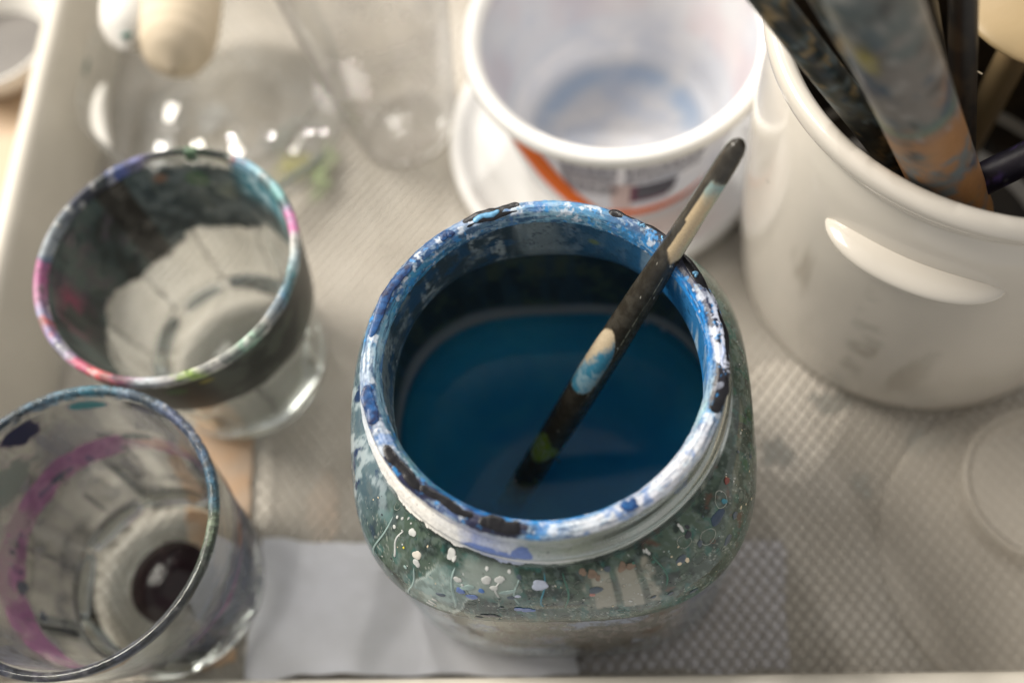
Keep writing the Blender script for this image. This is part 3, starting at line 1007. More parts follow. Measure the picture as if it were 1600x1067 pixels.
def water_mat():
    m, nt, out = newmat('murky_blue_water')
    tr = N(nt, 'ShaderNodeBsdfTransparent')
    gl = N(nt, 'ShaderNodeBsdfGlossy')
    gl.inputs['Roughness'].default_value = 0.03
    fr = N(nt, 'ShaderNodeFresnel')
    fr.inputs['IOR'].default_value = 1.33
    ms = N(nt, 'ShaderNodeMixShader')
    nt.links.new(fr.outputs[0], ms.inputs[0])
    nt.links.new(tr.outputs[0], ms.inputs[1])
    nt.links.new(gl.outputs[0], ms.inputs[2])
    nt.links.new(ms.outputs[0], out.inputs['Surface'])
    v = N(nt, 'ShaderNodeVolumePrincipled')
    tc = N(nt, 'ShaderNodeTexCoord')
    no = N(nt, 'ShaderNodeTexNoise')
    no.inputs['Scale'].default_value = 38
    no.inputs['Detail'].default_value = 2
    no.inputs['Distortion'].default_value = 1.5
    rp = N(nt, 'ShaderNodeValToRGB')
    rp.color_ramp.elements[0].position = 0.35
    rp.color_ramp.elements[1].position = 0.65
    rp.color_ramp.elements[0].color = (0.08, 0.62, 0.91, 1)
    rp.color_ramp.elements[1].color = (0.17, 0.77, 0.98, 1)
    nt.links.new(tc.outputs['Object'], no.inputs['Vector'])
    nt.links.new(no.outputs['Fac'], rp.inputs['Fac'])
    nt.links.new(rp.outputs['Color'], v.inputs['Color'])
    v.inputs['Density'].default_value = 88
    v.inputs['Anisotropy'].default_value = 0.0
    nt.links.new(v.outputs[0], out.inputs['Volume'])
    return m


wp = [(0.0005, 0.0080), (0.0445, 0.0078), (0.0508, 0.0100), (0.0531, 0.0155), (0.0536, 0.030), (0.05375, WZ), (0.052, WZ - 0.0006), (0.050, WZ - 0.0009), (0.03, WZ - 0.001), (0.0005, WZ - 0.001)]
o = lathe('paint_water', wp, water_mat(), None, n=160, rmod=jar_sq)
o.location = (JX, JY, 0)
tag(o, 'murky dark blue water filling the crusted glass jar', 'water')

for (bx, by, br) in ((0.0148, 0.1535, 0.0008), (0.0205, 0.1508, 0.0009)):  # pale beads standing in for lamp glints on the water
    b_ = tube('foam_bubble', [(bx, by, WZ - 0.0010 + br * q) for q in (-0.98, -0.8, -0.4, 0, 0.4, 0.8, 0.98)], [br * math.sqrt(1 - q * q + 1e-4) for q in (-0.98, -0.8, -0.4, 0, 0.4, 0.8, 0.98)], solid('pale_foam', (.75, .80, .88), .2), o, 20)
    P_(b_)

# ------------------------------------------------------------------ the brush resting in the jar
Cc = np.array((0.0170, 0.1323, 0.1200))
Bb = np.array((-0.0235, 0.1031, 0.0400))
brush = empty('paintbrush', tuple(Bb), 'black handled brush with chipped beige patches leaning in the blue water', 'brush')


def brush_cols(u, ph, V):
    n = len(u)
    A = fbm(V * 500, 300, 4)
    B = fbm(V * 1400, 310, 3)
    C = np.tile(np.array([0.030, 0.026, 0.020]), (n, 1))
    C = lerp(C, (0.050, 0.045, 0.036), ss(0.4, 0.65, A))
    up = ss(95, 45, np.abs(adiff(ph, 90)))      # faces upward
    # upper chip
    x = adiff(ph, 152) / 58 + (u - 0.19) * 1.5
    y = (u - 0.185) / 0.085
    d = np.maximum(np.abs(x + 0.1), np.abs(y)) + 0.16 * (A - .5) + 0.25 * np.abs(x) * (y > 0)
    c1 = ss(1.0, 0.9, d)
    C = lerp(C, (0.58, 0.45, 0.28), c1)
    C = lerp(C, (0.42, 0.46, 0.36), c1 * ss(-0.1, 0.8, x + 0.6 * (A - .5)))
    C = lerp(C, (0.22, 0.38, 0.40), c1 * ss(-0.4, -0.95, y + 0.3 * (A - .5)) * 0.9)
    # lower chip, stained blue
    x = adiff(ph, 88) / 62
    y = (u - 0.520) / 0.080
    d = np.abs(x) ** 2 * 1.0 + np.where(y < 0, y * y, np.abs(y) ** 6) + 0.2 * (A - .5)
    c2 = ss(1.0, 0.88, d)
    C = lerp(C, (0.56, 0.46, 0.32), c2)
    C = lerp(C, (0.05, 0.22, 0.34), c2 * ss(-0.55, 0.15, y + x * 0.9 + 1.0 * (A - .5)))
    C = lerp(C, (0.36, 0.50, 0.56), c2 * ss(0.45, 0.65, A) * ss(-0.2, 0.3, y) * 0.6)
    C = lerp(C, (0.30, 0.28, 0.2), ss(2.2, 0.8, np.abs(adiff(ph, 150 - 30 * (u - .3)))) * (u > .30) * (u < .62) * ss(0.35, 0.5, B) * (1 - c1) * 0.9)
    # green ferrule paint
    y = (u - 0.775) / 0.045
    d = np.abs(y) + 0.7 * np.abs(adiff(ph, FACE + 20) / 75) + 0.9 * (A - .5)
    C = lerp(C, (0.16, 0.25, 0.02), ss(1, 0.7, d))
    C = lerp(C, (0.30, 0.36, 0.30), ss(1, 0.7, d) * ss(0.5, 0.6, B) * 0.7)
    C = lerp(C, (0.09, 0.15, 0.05), ss(0.55, 0.65, A) * ss(0.84, 0.88, u) * 0.7)
    # white specks
    C = lerp(C, (0.6, 0.58, 0.5), ss(0.86, 0.90, fbm(V * 1900, 320, 2)) * 0.9)
    return np.c_[C, np.ones(n)]


FACE = 75
ENDT = 1.415
rad_pts = [(ENDT, 0.0004), (ENDT - .004, 0.0012), (ENDT - .015, 0.0021), (ENDT - .035, 0.00265), (ENDT - .07, 0.00285), (1.2, 0.0030), (1.05, 0.0034), (0.85, 0.0041), (0.65, 0.0047), (0.45, 0.0049), (0.25, 0.0048), (0.1, 0.0045), (-.1, 0.0044), (-.22, 0.0042)]
tt = np.concatenate([np.linspace(ENDT, ENDT - .08, 24), np.linspace(ENDT - .09, -.22, 260)])
rr = np.interp(tt, [p[0] for p in rad_pts][::-1], [p[1] for p in rad_pts][::-1])
rr = rr * 0.94
pts = [Bb + (Cc - Bb) * t for t in tt]
M['brush'] = coat_mat('chipped_lacquer', 0.22, 0.35, 900, 0.0002, 0.2, 2500)
P_(tube('handle', pts, rr, M['brush'], brush, 96, cols=brush_cols))
# bristle head below the water
tt2 = np.linspace(-.221, -.36, 12)
P_(tube('bristles', [Bb + (Cc - Bb) * t for t in tt2], [0.0042 - 0.0035 * k / 11 for k in range(12)], solid('brown_bristle', (.06, .04, .02), 0.6), brush, 20))

# ------------------------------------------------------------------ drinking glasses
def facet(nf, z_top, depth=1.0, ph=0.0):
    def f(T, R, Z):
        k = ss(z_top, z_top - 0.012, Z) * ss(0.005, 0.014, Z)
        a = ((T + ph) % (2 * PI / nf)) - PI / nf
        flat = math.cos(PI / nf) / np.cos(a)
        return R * (1 - k * depth * (1 - flat * 1.02 / 1.0) * 1.0)
    return f


def tumbler(root, tint_mat, DOMED=True, nf=9, ph=0.0, fd=0.5, H=0.083, r0=0.030, r1=0.0418):
    out = [(0.0005, 0.0016), (0.021, 0.0014), (0.0245, 0.0), (r0 - 0.0025, 0.0), (r0 - 0.0006, 0.0014), (r0, 0.0036)]
    outer_w = [(r0 + (r1 - r0) * (z / H) ** 0.9, z) for z in np.linspace(0.006, H - 0.0012, 30)]
    lip = [(r1 - 0.0004, H - 0.0004), (r1 - 0.0013, H), (r1 - 0.0022, H - 0.0005)]
    inner_w = [(r0 - 0.0028 + (r1 - r0) * (z / H) ** 0.9 + 0.0003, z) for z in np.linspace(H - 0.0015, 0.016, 30)]
    bot = [(r0 - 0.0048, 0.0115), (r0 - 0.0085, 0.0088), (0.0185, 0.0078)] + [(0.0005 + 0.0175 * k / 10, 0.0078 + math.sqrt(0.035 ** 2 - (0.0005 + 0.0175 * k / 10) ** 2) - math.sqrt(0.035 ** 2 - 0.018 ** 2) if DOMED else 0.0078) for k in range(10, -1, -1)]
    prof = out + outer_w + lip + inner_w + bot
    fo = facet(nf, 0.050, fd, ph)
    n_out = len(out + outer_w)

    def rm(T, R, Z):
        # only the outer skin is faceted
        W = np.interp(Z, [0, H], [r0 - 0.0014, r1 - 0.0014])
        return np.where(R > W, fo(T, R, Z), R)
    return lathe('glass_wall', prof, tint_mat, root, n=216, rmod=rm)


M['glass2'] = glass_mat('scuffed_glass', (0.95, 0.965, 0.96), 0.02, bump=0.12)
g1 = empty('drinking_glass', (-0.133, 0.1605, 0), 'glass tumbler with thick dark paint band and multicoloured crusted rim', 'glass')
tumbler(g1, M['glass2'], ph=0.25)
g2 = empty('drinking_glass', (-0.1487, 0.0775, 0), 'clear glass tumbler with pink paint band and dark ink in its base', 'glass')
tumbler(g2, M['glass2'], False, nf=8, ph=0.35, fd=0.95)

WALL = lambda z: 0.030 + 0.0118 * (z / 0.083) ** 0.9


def g1_cols(t, R, Z, s, V):
    n = len(t)
    A = fbm(V * 90, 401, 4)
    B = fbm(V * 260, 411, 4)
    C = np.tile(np.array([0.014, 0.020, 0.022]), (n, 1))
    C = lerp(C, (0.045, 0.085, 0.085), ss(0.42, 0.60, A) * 0.9)
    C = lerp(C, (0.03, 0.02, 0.05), ss(0.5, 0.65, B) * ss(40, 20, np.abs(adiff(t, 160))) * 0.9)
    bk = ss(50, 25, np.abs(adiff(t, 90)))
    C = lerp(C, (0.04, 0.07, 0.08), bk * 0.7)
    C = lerp(C, (0.10, 0.15, 0.17), bk * ss(0.45, 0.6, B) * 0.7)
    C = lerp(C, (0.015, 0.10, 0.03), ss(1, 0.6, np.hypot(adiff(t, 88) / 8, (Z - 0.071) / 0.005)))
    C = lerp(C, (0.25, 0.10, 0.04), ss(1, 0.4, np.hypot(adiff(t, 106) / 5, (Z - 0.074) / 0.003)) * 0.8)
    cy = ss(26, 10, np.abs(adiff(t, 45))) * ss(0.060, 0.074, Z + 0.01 * (A - .5))
    C = lerp(C, (0.06, 0.28, 0.36), cy * 0.9)
    C = lerp(C, (0.40, 0.62, 0.70), cy * ss(0.48, 0.6, B))
    C = lerp(C, (0.20, 0.28, 0.30), ss(30, 10, np.abs(adiff(t, 20))) * ss(.07, .05, Z) * 0.6)
    C = lerp(C, (0.17, 0.20, 0.17), ss(0.50, 0.62, fbm(np.c_[V[:, 0] * 220, V[:, 1] * 220, V[:, 2] * 30], 461, 4)) * 0.22)
    # black vertical run
    C = lerp(C, (0.004, 0.003, 0.003), ss(1, 0.7, np.abs(adiff(t, 130)) / 9))
    mg = ss(18, 4, np.abs(adiff(t, -166))) * ss(0.05, 0.065, Z) * ss(0.079, 0.07, Z)
    C = lerp(C, (0.30, 0.03, 0.10), mg * ss(0.4, 0.6, A))
    low = 0.0495 + 0.004 * np.cos(np.radians(t + 55)) + 0.006 * (A - .5) + 0.005 * (B - .5)
    low = low - 0.005 * ss(30, 10, np.abs(adiff(t, 135))) + 0.004 * ss(30, 5, np.abs(adiff(t, 45)))
    a = ss(low - 0.0016, low + 0.0016, Z) * (0.97 - 0.08 * ss(0.50, 0.64, B) - 0.06 * ss(0.52, 0.62, A))
    # clear notch near the top at the back
    nt_ = ss(0.0765, 0.0795, Z + 0.006 * (B - .5)) * ss(23, 17, np.abs(adiff(t, 87)))
    a = a * (1 - 0.92 * nt_)
    a = np.maximum(a, 0.05 * ss(0.45, 0.6, B))
    # dark glass-edge refraction painted as lines down the facets and round the bottom
    fl = np.abs(((t + 14 + 3 * (A - .5)) % 40.0) - 20.0)
    gr = ss(1.6, 0.6, 20.0 - fl) * 0.62 + 0.55 * ss(0.0195, 0.0165, Z + 0.002 * (B - .5))
    C = np.where((a < 0.3)[:, None], np.array([0.14, 0.13, 0.11])[None, :], C)
    a = np.maximum(a, np.clip(gr, 0, 0.7) * (0.5 + 0.5 * ss(0.4, 0.6, B)))
    return np.c_[C, a]


zs = np.linspace(0.080, 0.0165, 90)
lathe('inner_paint', [(WALL(z) - 0.00275 - 0.0003, z) for z in zs], M['softcoat'], g1, n=300, cols=g1_cols)

K1 = [(-180, (.10, .18, .30)), (-178, (.45, .10, .28)), (-165, (.50, .20, .35)), (-155, (.35, .40, .62)), (-150, (.60, .12, .10)), (-141, (.30, .26, .50)),
      (-128, (.50, .45, .60)), (-122, (.55, .10, .20)), (-114, (.80, .14, .16)), (-106, (.80, .16, .14)), (-98, (.35, .08, .20)), (-92, (.60, .66, .72)), (-80, (.55, .52, .50)),
      (-72, (.40, .62, .10)), (-62, (.70, .66, .62)), (-55, (.40, .42, .38)), (-45, (.35, .60, .45)), (-35, (.78, .74, .68)), (-24, (.14, .30, .48)), (-14, (.10, .35, .38)), (-4, (.45, .60, .66)),
      (4, (.78, .78, .72)), (10, (.60, .50, .56)), (16, (.75, .16, .45)), (22, (.45, .35, .55)), (27, (.03, .10, .12)), (35, (.20, .50, .50)), (48, (.35, .62, .72)), (58, (.20, .45, .62)), (66, (.30, .06, .06)),
      (70, (.15, .25, .20)), (86, (.06, .15, .06)), (100, (.25, .33, .30)), (112, (.30, .28, .50)), (124, (.06, .12, .45)), (131, (.01, .01, .02)), (146, (.02, .03, .07)), (158, (.35, .40, .45)), (172, (.40, .45, .50)), (180, (.10, .18, .30))]


def ring_paint(K, seed, cover):
    def f(t, R, Z, s, V):
        wob = 26 * (fbm(V * 200, seed, 4) - .5)
        q = adiff(t + wob, 0)
        C = np.stack([np.interp(q, [k[0] for k in K], [k[1][c] for k in K]) for c in range(3)], 1)
        B = fbm(V * 500, seed + 3, 3)
        C = C * 0.80 + 0.03
        C = lerp(C, (0.10, 0.12, 0.12), ss(0.48, 0.60, fbm(V * 240, seed + 5, 4)) * 0.6)
        C = lerp(C, C * 0.25, ss(0.58, 0.68, B) * 0.8)
        C = lerp(C, (0.7, 0.7, 0.68), ss(0.66, 0.72, fbm(V * 350, seed + 9, 3)) * 0.5)
        return np.c_[C, cover(t, Z, B, V)]
    return f


r1 = 0.0418
lipp = [(r1 - 0.0034, 0.0785), (r1 - 0.0030, 0.0815), (r1 - 0.0024, 0.0832), (r1 - 0.0013, 0.0836), (r1 - 0.0002, 0.0831), (r1 + 0.0002, 0.0815), (r1 - 0.0002, 0.0790)]
lathe('rim_paint', lipp, M['rimcoat'], g1, n=500, rows=24,
      cols=ring_paint(K1, 500, lambda t, Z, B, V: np.clip(0.97 - 0.75 * ss(25, 18, np.abs(adiff(t, 88))) * (np.abs(adiff(t, 86)) > 3), 0, 1) * ss(0.0788, 0.0798, Z + 0.002 * (B - .5))))


# outside film on the front right of the first glass
def g1o_cols(t, R, Z, s, V):
    n = len(t)
    A = fbm(V * 100, 421, 4)
    C = np.tile(np.array([0.022, 0.028, 0.022]), (n, 1))
    C = lerp(C, (0.07, 0.085, 0.065), ss(0.45, 0.65, A))
    C = lerp(C, (0.03, 0.10, 0.03), ss(1, 0.5, np.hypot(adiff(t, -82) / 6, (Z - 0.074) / 0.004)))
    C = lerp(C, (0.25, 0.22, 0.03), ss(1, 0.5, np.hypot(adiff(t, -68) / 4, (Z - 0.076) / 0.002)))
    low = 0.0525 + 0.004 * (A - .5) - 0.004 * ss(-60, 0, adiff(t, 0))
    return np.c_[C, ss(low - 0.001, low + 0.001, Z) * 0.9 * ss(78, 70, np.abs(adiff(t, -50)))]


lathe('outer_paint', [(WALL(z) + 0.0003, z) for z in np.linspace(0.079, 0.046, 40)], M['softcoat'], g1, n=300, cols=g1o_cols)


def g2_cols(t, R, Z, s, V):
    n = len(t)
    A = fbm(V * 90, 431, 4)
    B = fbm(V * 260, 441, 4)
    zc = 0.050 + 0.0025 * np.cos(np.radians(t - 80))
    hw = 0.0056 + 0.003 * (A - .5) + 0.002 * ss(60, 20, np.abs(adiff(t, -150)))
    pk = ss(1.15, 0.8, np.abs(Z - zc) / hw + 0.5 * (B - .5))
    C = np.tile(np.array([0.30, 0.10, 0.25]), (n, 1))
    C = lerp(C, (0.46, 0.18, 0.36), ss(0.4, 0.65, B))
    C = lerp(C, (0.06, 0.04, 0.16), ss(0.62, 0.7, B) * 0.8)
    a = pk * (0.50 + 0.38 * ss(0.38, 0.6, A)) * (0.35 + 0.65 * ss(150, 110, np.abs(adiff(t, 170))))
    a *= 0.25 + 0.75 * (np.abs(adiff(t, 170)) < 128)
    # red-orange tint
    q = ss(1, 0.3, np.hypot(adiff(t, 78) / 14, (Z - 0.054) / 0.007))
    C = lerp(C, (0.62, 0.20, 0.14), q * 0.8)
    a = np.maximum(a, q * 0.45)
    # navy and teal blobs under the rim
    d = np.hypot(adiff(t, 128) / 10, (Z - 0.0765) / 0.0055) + 0.9 * (B - .5)
    q = ss(1, 0.85, d)
    C = lerp(C, (0.005, 0.010, 0.05), q)
    a = np.maximum(a, q * 0.97)
    q = ss(1, 0.6, np.hypot(adiff(t, 96) / 12, (Z - 0.0775) / 0.003) + 0.5 * (B - .5))
    C = lerp(C, (0.01, 0.22, 0.24), q)
    a = np.maximum(a, q * 0.9)
    q = ss(1, 0.5, np.hypot(adiff(t, 150) / 26, (Z - 0.064) / 0.010) + 0.9 * (B - .5))
    C = lerp(C, (0.02, 0.09, 0.10), q)
    a = np.maximum(a, q * 0.6)
    q = ss(1, 0.7, np.hypot(adiff(t, 86) / 9, (Z - 0.057) / 0.0025) + 0.9 * (B - .5))
    C = lerp(C, (0.04, 0.07, 0.10), q)
    a = np.maximum(a, q * 0.7)
    for c0, z0, w0, h0 in ((134, 0.050, 8, .0016), (-165, 0.044, 5, .0035), (-150, 0.036, 5, .002), (178, 0.05, 2, .002), (50, 0.048, 12, .004), (-30, .060, 9, .004), (10, .05, 9, .006)):
        q = ss(1, 0.7, np.hypot(adiff(t, c0) / w0, (Z - z0) / h0) + 0.9 * (B - .5))
        C = lerp(C, (0.02, 0.04, 0.10), q)
        a = np.maximum(a, q * 0.75)
    st = fbm(np.c_[V[:, 0] * 160, V[:, 1] * 160, V[:, 2] * 25], 451, 4)
    haze = 0.34 * ss(0.40, 0.62, A) + 0.16 + 0.2 * ss(0.5, 0.65, st)
    for c0 in (134, 96, 174, -148, -108, 58, -30, 14, -68):  # dark facet edges of the glass painted as lines
        q = ss(1.7, 0.7, np.abs(adiff(t, c0 + 4 * (A - .5)))) * ss(0.053, 0.048, Z) * ss(0.40, 0.55, B)
        a = np.maximum(a, q * 0.75)
        C = lerp(C, (0.05, 0.06, 0.09), q)
    haze = np.maximum(haze, 0.6 * ss(0.021, 0.0175, Z))
    C = np.where((a < haze)[:, None], (np.array([0.17, 0.175, 0.22])[None, :] * (1 - 0.6 * ss(0.5, 0.62, B))[:, None] + 0.0), C)
    a = np.maximum(a, haze)
    return np.c_[C, a * ss(0.0806, 0.0796, Z)]


zs = np.linspace(0.0808, 0.016, 110)
lathe('inner_paint', [(WALL(z) - 0.00275 - 0.0003, z) for z in zs], M['softcoat'], g2, n=300, cols=g2_cols)
K2 = [(-180, (.20, .30, .42)), (-150, (.12, .16, .26)), (-120, (.10, .14, .26)), (-90, (.26, .25, .34)), (-60, (.22, .25, .34)), (-30, (.25, .28, .28)), (0, (.28, .36, .24)), (10, (.05, .22, .34)), (25, (.05, .14, .26)), (50, (.12, .16, .30)), (75, (.25, .36, .48)),
      (90, (.02, .25, .36)), (105, (.20, .40, .55)), (120, (.02, .08, .16)), (145, (.05, .15, .25)), (180, (.20, .30, .42))]
lathe('rim_paint', lipp, M['rimcoat'], g2, n=500, rows=24,
      cols=ring_paint(K2, 520, lambda t, Z, B, V: (0.30 + 0.5 * ss(0.4, 0.6, B)) * (0.35 + 0.65 * ss(120, 90, np.abs(adiff(t, 90)))) * ss(0.0800, 0.0812, Z + 0.002 * (B - .5))))


def g2o_cols(t, R, Z, s, V):
    n = len(t)
    A = fbm(V * 110, 471, 4)
    B = fbm(V * 300, 481, 4)
    C = np.tile(np.array([0.08, 0.10, 0.15]), (n, 1))
    C = lerp(C, (0.22, 0.22, 0.25), ss(0.45, 0.6, A))
    C = lerp(C, (0.40, 0.16, 0.08), ss(1, .5, np.hypot(adiff(t, 8) / 9, (Z - .052) / .005)) * .8)
    C = lerp(C, (0.30, 0.10, 0.24), ss(1, .6, np.abs(Z - .047 + .004 * (A - .5)) / .0016) * ss(60, 40, np.abs(adiff(t, 0))))
    a = ss(75, 45, np.abs(adiff(t, 5))) * (0.50 + 0.38 * ss(0.42, 0.6, B)) * ss(0.062, 0.050, Z + .01 * (A - .5))
    return np.c_[C, a]


fo_ = facet(8, 0.050, 0.95, 0.35)
lathe('outer_paint', [(WALL(z) + 0.0002, z) for z in np.linspace(0.066, 0.005, 60)], M['softcoat'], g2, n=288, cols=g2o_cols, rmod=lambda T, R, Z: fo_(T, R, Z) + 0.0001)


# dark ink in the second glass
def ink_mat():
    m, nt, out = newmat('dark_ink')
    p = pbsdf(nt, 0.04, (0.020, 0.010, 0.012))
    p.inputs['IOR'].default_value = 1.4
    nt.links.new(p.outputs[0], out.inputs['Surface'])
    return m


o = lathe('ink_puddle', [(0.0005, 0.0079), (0.0139, 0.0080), (0.0143, 0.0084)] + [(0.0005 + 0.0135 * k / 14, 0.0084 + math.sqrt(0.022 ** 2 - (0.0005 + 0.0135 * k / 14) ** 2) - math.sqrt(0.022 ** 2 - 0.014 ** 2)) for k in range(14, -1, -1)], ink_mat(), None, n=72)
o.location = (-0.1487, 0.0775, 0)
tag(o, 'small pool of black ink water at the bottom of the pink banded glass', 'ink')

# ------------------------------------------------------------------ plastic tub on a lid
TUX, TUY = 0.0100, 0.2545
lid = lathe('plastic_lid', [(0.0005, 0.0035), (0.052, 0.0035), (0.0575, 0.0042), (0.0590, 0.0068), (0.0615, 0.0080), (0.0636, 0.0070), (0.0640, 0.0045), (0.0632, 0.0005), (0.0600, -0.0003), (0.0005, -0.0003)], M['lid'], None, n=120)
lid.location = (0.006, 0.2540, 0)
lid.name = 'tub_cover'
tag(lid, 'round white plastic lid lying under the yogurt tub', 'lid')
tub = empty('plastic_tub', (TUX, TUY, 0.0037), 'white plastic food tub with orange stripe and bluish water stains inside', 'tub')
TH = 0.0613


def Rt(z):
    return 0.0395 + 0.0135 * z / 0.0613


def tub_cols(t, R, Z, s, V):
    n = len(t)
    A = fbm(V * 60, 601, 4)
    C = np.tile(np.array([0.88, 0.88, 0.90]), (n, 1))
    C = lerp(C, (0.72, 0.75, 0.82), ss(0.4, 0.65, A) * 0.6)
    r = np.hypot(V[:, 0], V[:, 1])
    inside = s > TS
    # blue residue ring where floor meets wall, broken
    rg = 0.6 * np.exp(-((r - 0.0290) / 0.0050) ** 2) * (Z < 0.02) * inside
    C = lerp(C, (0.34, 0.54, 0.80), rg * (0.35 + 0.65 * ss(0.35, 0.6, A)) * ss(110, 70, np.abs(adiff(t, 88))))
    C = lerp(C, (0.50, 0.62, 0.82), (r < 0.033) * (Z < 0.01) * inside * ss(0.35, 0.7, fbm(V * 75, 611, 3)) * 0.45)
    C = lerp(C, (0.80, 0.66, 0.68), inside * (Z > 0.02) * ss(0.40, 0.75, fbm(V * [45, 45, 30], 621, 3)) * 0.55)
    C = lerp(C, (0.55, 0.62, 0.72), inside * (Z > 0.012) * ss(60, 25, np.abs(adiff(t, 150))) * 0.35)
    return np.c_[C, np.ones(n)]


def tub_mat():
    m, nt, out = newmat('tub_wall_plastic')
    p = pbsdf(nt, 0.35)
    a = N(nt, 'ShaderNodeAttribute', attribute_name='Col')
    nt.links.new(a.outputs['Color'], p.inputs['Base Color'])
    tl = N(nt, 'ShaderNodeBsdfTranslucent')
    nt.links.new(a.outputs['Color'], tl.inputs['Color'])
    ms = N(nt, 'ShaderNodeMixShader')
    ms.inputs[0].default_value = 0.35
    nt.links.new(p.outputs[0], ms.inputs[1])
    nt.links.new(tl.outputs[0], ms.inputs[2])
    nt.links.new(ms.outputs[0], out.inputs['Surface'])
    return m


tp_out = [(0.0005, 0.0005), (0.037, 0.0003), (0.0392, 0.0012)] + [(Rt(z), z) for z in np.linspace(0.003, TH - 0.004, 24)]
tp_in = [(Rt(z) - 0.0011, z) for z in np.linspace(TH - 0.004, 0.006, 24)] + [(0.0375, 0.0032), (0.034, 0.0020), (0.0005, 0.0016)]
TS = L_(tp_out) + 0.0005
lathe('tub_wall', tp_out + tp_in, tub_mat(), tub, n=240, rows=140, cols=tub_cols)
Rr = Rt(TH)
lathe('rim', [(Rr - 0.0042, TH - 0.0035), (Rr - 0.0038, TH - 0.0005), (Rr - 0.0016, TH + 0.0008), (Rr + 0.0008, TH + 0.0007), (Rr + 0.0020, TH - 0.0005), (Rr + 0.0023, TH - 0.0030), (Rr + 0.0016, TH - 0.0045), (Rr - 0.0002, TH - 0.0047), (Rr - 0.0042, TH - 0.0035)], M['lid'], tub, n=160)


def tub_patch(name, t0, t1, z0, z1, mat, off=0.00015, skew=0.0, nseg=14, zf=None):
    V, Q = [], []
    for k in range(nseg + 1):
        f = k / nseg
        t = math.radians(t0 + (t1 - t0) * f)
        a, b = (z0 + skew * f, z1 + skew * f) if zf is None else zf(f)
        for z in (a, b):
            r = Rt(z) + off
            V.append((r * math.cos(t), r * math.sin(t), z))
    for k in range(nseg):
        Q.append((2 * k, 2 * k + 2, 2 * k + 3, 2 * k + 1))
    return finish(name, quads_mesh(name, V, Q), mat, tub, True)


bl_ = [(-135, .060), (-141, .050), (-141, .038), (-133, .022), (-120, .008)]
br_ = [(-127, .060), (-124, .050), (-119, .037), (-112, .023), (-103, .011)]
OV, OQ = [], []
NB = 8
for k in range(25):
    f = k / 24 * 4
    i0 = min(3, int(f))
    e0, e1 = [np.array(pl[i0], float) * (1 - f + i0) + np.array(pl[i0 + 1], float) * (f - i0) for pl in (bl_, br_)]
    for q in range(NB + 1):
        tq, zq = e0 + (e1 - e0) * q / NB
        tq = math.radians(tq)
        OV.append(((Rt(zq) + .0003) * math.cos(tq), (Rt(zq) + .0003) * math.sin(tq), zq))
for k in range(24):
    for q in range(NB):
        a_ = k * (NB + 1) + q
        OQ.append((a_, a_ + 1, a_ + NB + 2, a_ + NB + 1))
finish('orange_band', quads_mesh('orange_band', OV, OQ), M['orange'], tub)
tub_patch('orange_band', -109, -40, 0, 0, M['orange'], zf=lambda f: (0.0035, 0.0085 + 0.002 * math.sin(f * 3)))
# lines of small print: two columns of blurred dark lines and a block
rl = random.Random(5)
LV, LQ = [], []
for col_, (ta, tb) in enumerate(((-117, -93), (-90, -56))):
    z = 0.0545
    while z > (0.026 if col_ == 0 else 0.038):
        h = rl.uniform(0.0009, 0.0015)
        t = ta + rl.uniform(0, 1)
        while t < tb - 1:
            w_ = rl.uniform(1.5, 5.0)
            t2 = min(tb, t + w_)
            b0 = len(LV)
            for q in range(4):
                a_ = math.radians(t + (t2 - t) * q / 3)
                for zz in (z, z - h):
                    r = Rt(zz) + 0.0002
                    LV.append((r * math.cos(a_), r * math.sin(a_), zz))
            for q in range(3):
                LQ.append((b0 + 2 * q, b0 + 2 * q + 1, b0 + 2 * q + 3, b0 + 2 * q + 2))
            t = t2 + rl.uniform(0.4, 0.9)
        z -= h + rl.uniform(0.0008, 0.0013)
o = finish('small_print', quads_mesh('small_print', LV, LQ), M['print_grey'], tub)
tub_patch('pink_panel', -96, -86, 0.010, 0.036, M['pink_print'], off=0.0001)
tub_patch('plum_code_block', -87, -68, 0.0175, 0.034, M['print_plum'])
tub_patch('grey_code_block', -84, -66, 0.0205, 0.0345, M['print_grey'], off=0.0003)

# ------------------------------------------------------------------ ceramic crock
CX, CY = 0.1144, 0.193
crock = empty('ceramic_crock', (CX, CY, 0), 'glossy cream white ceramic crock with lug handle holding painty brushes', 'crock')
cpro = [(0.0005, 0.002), (0.050, 0.002), (0.053, 0.0), (0.0575, 0.0), (0.0602, 0.0025), (0.0618, 0.008), (0.0640, 0.030), (0.0652, 0.055), (0.0657, 0.080), (0.0655, 0.100), (0.0645, 0.112), (0.0630, 0.118),
        (0.0622, 0.1203), (0.0628, 0.1215), (0.0620, 0.1228), (0.0630, 0.1243), (0.0655, 0.1262), (0.0677, 0.1290), (0.0683, 0.1315), (0.0677, 0.1338), (0.0660, 0.1350), (0.0638, 0.1346), (0.0622, 0.1328), (0.0612, 0.1300),
        (0.0606, 0.122), (0.0606, 0.100), (0.0600, 0.060), (0.0580, 0.020), (0.050, 0.008), (0.0005, 0.007)]
lathe('pot_body', rounded(cpro, 2), M['ceramic'], crock, n=200)


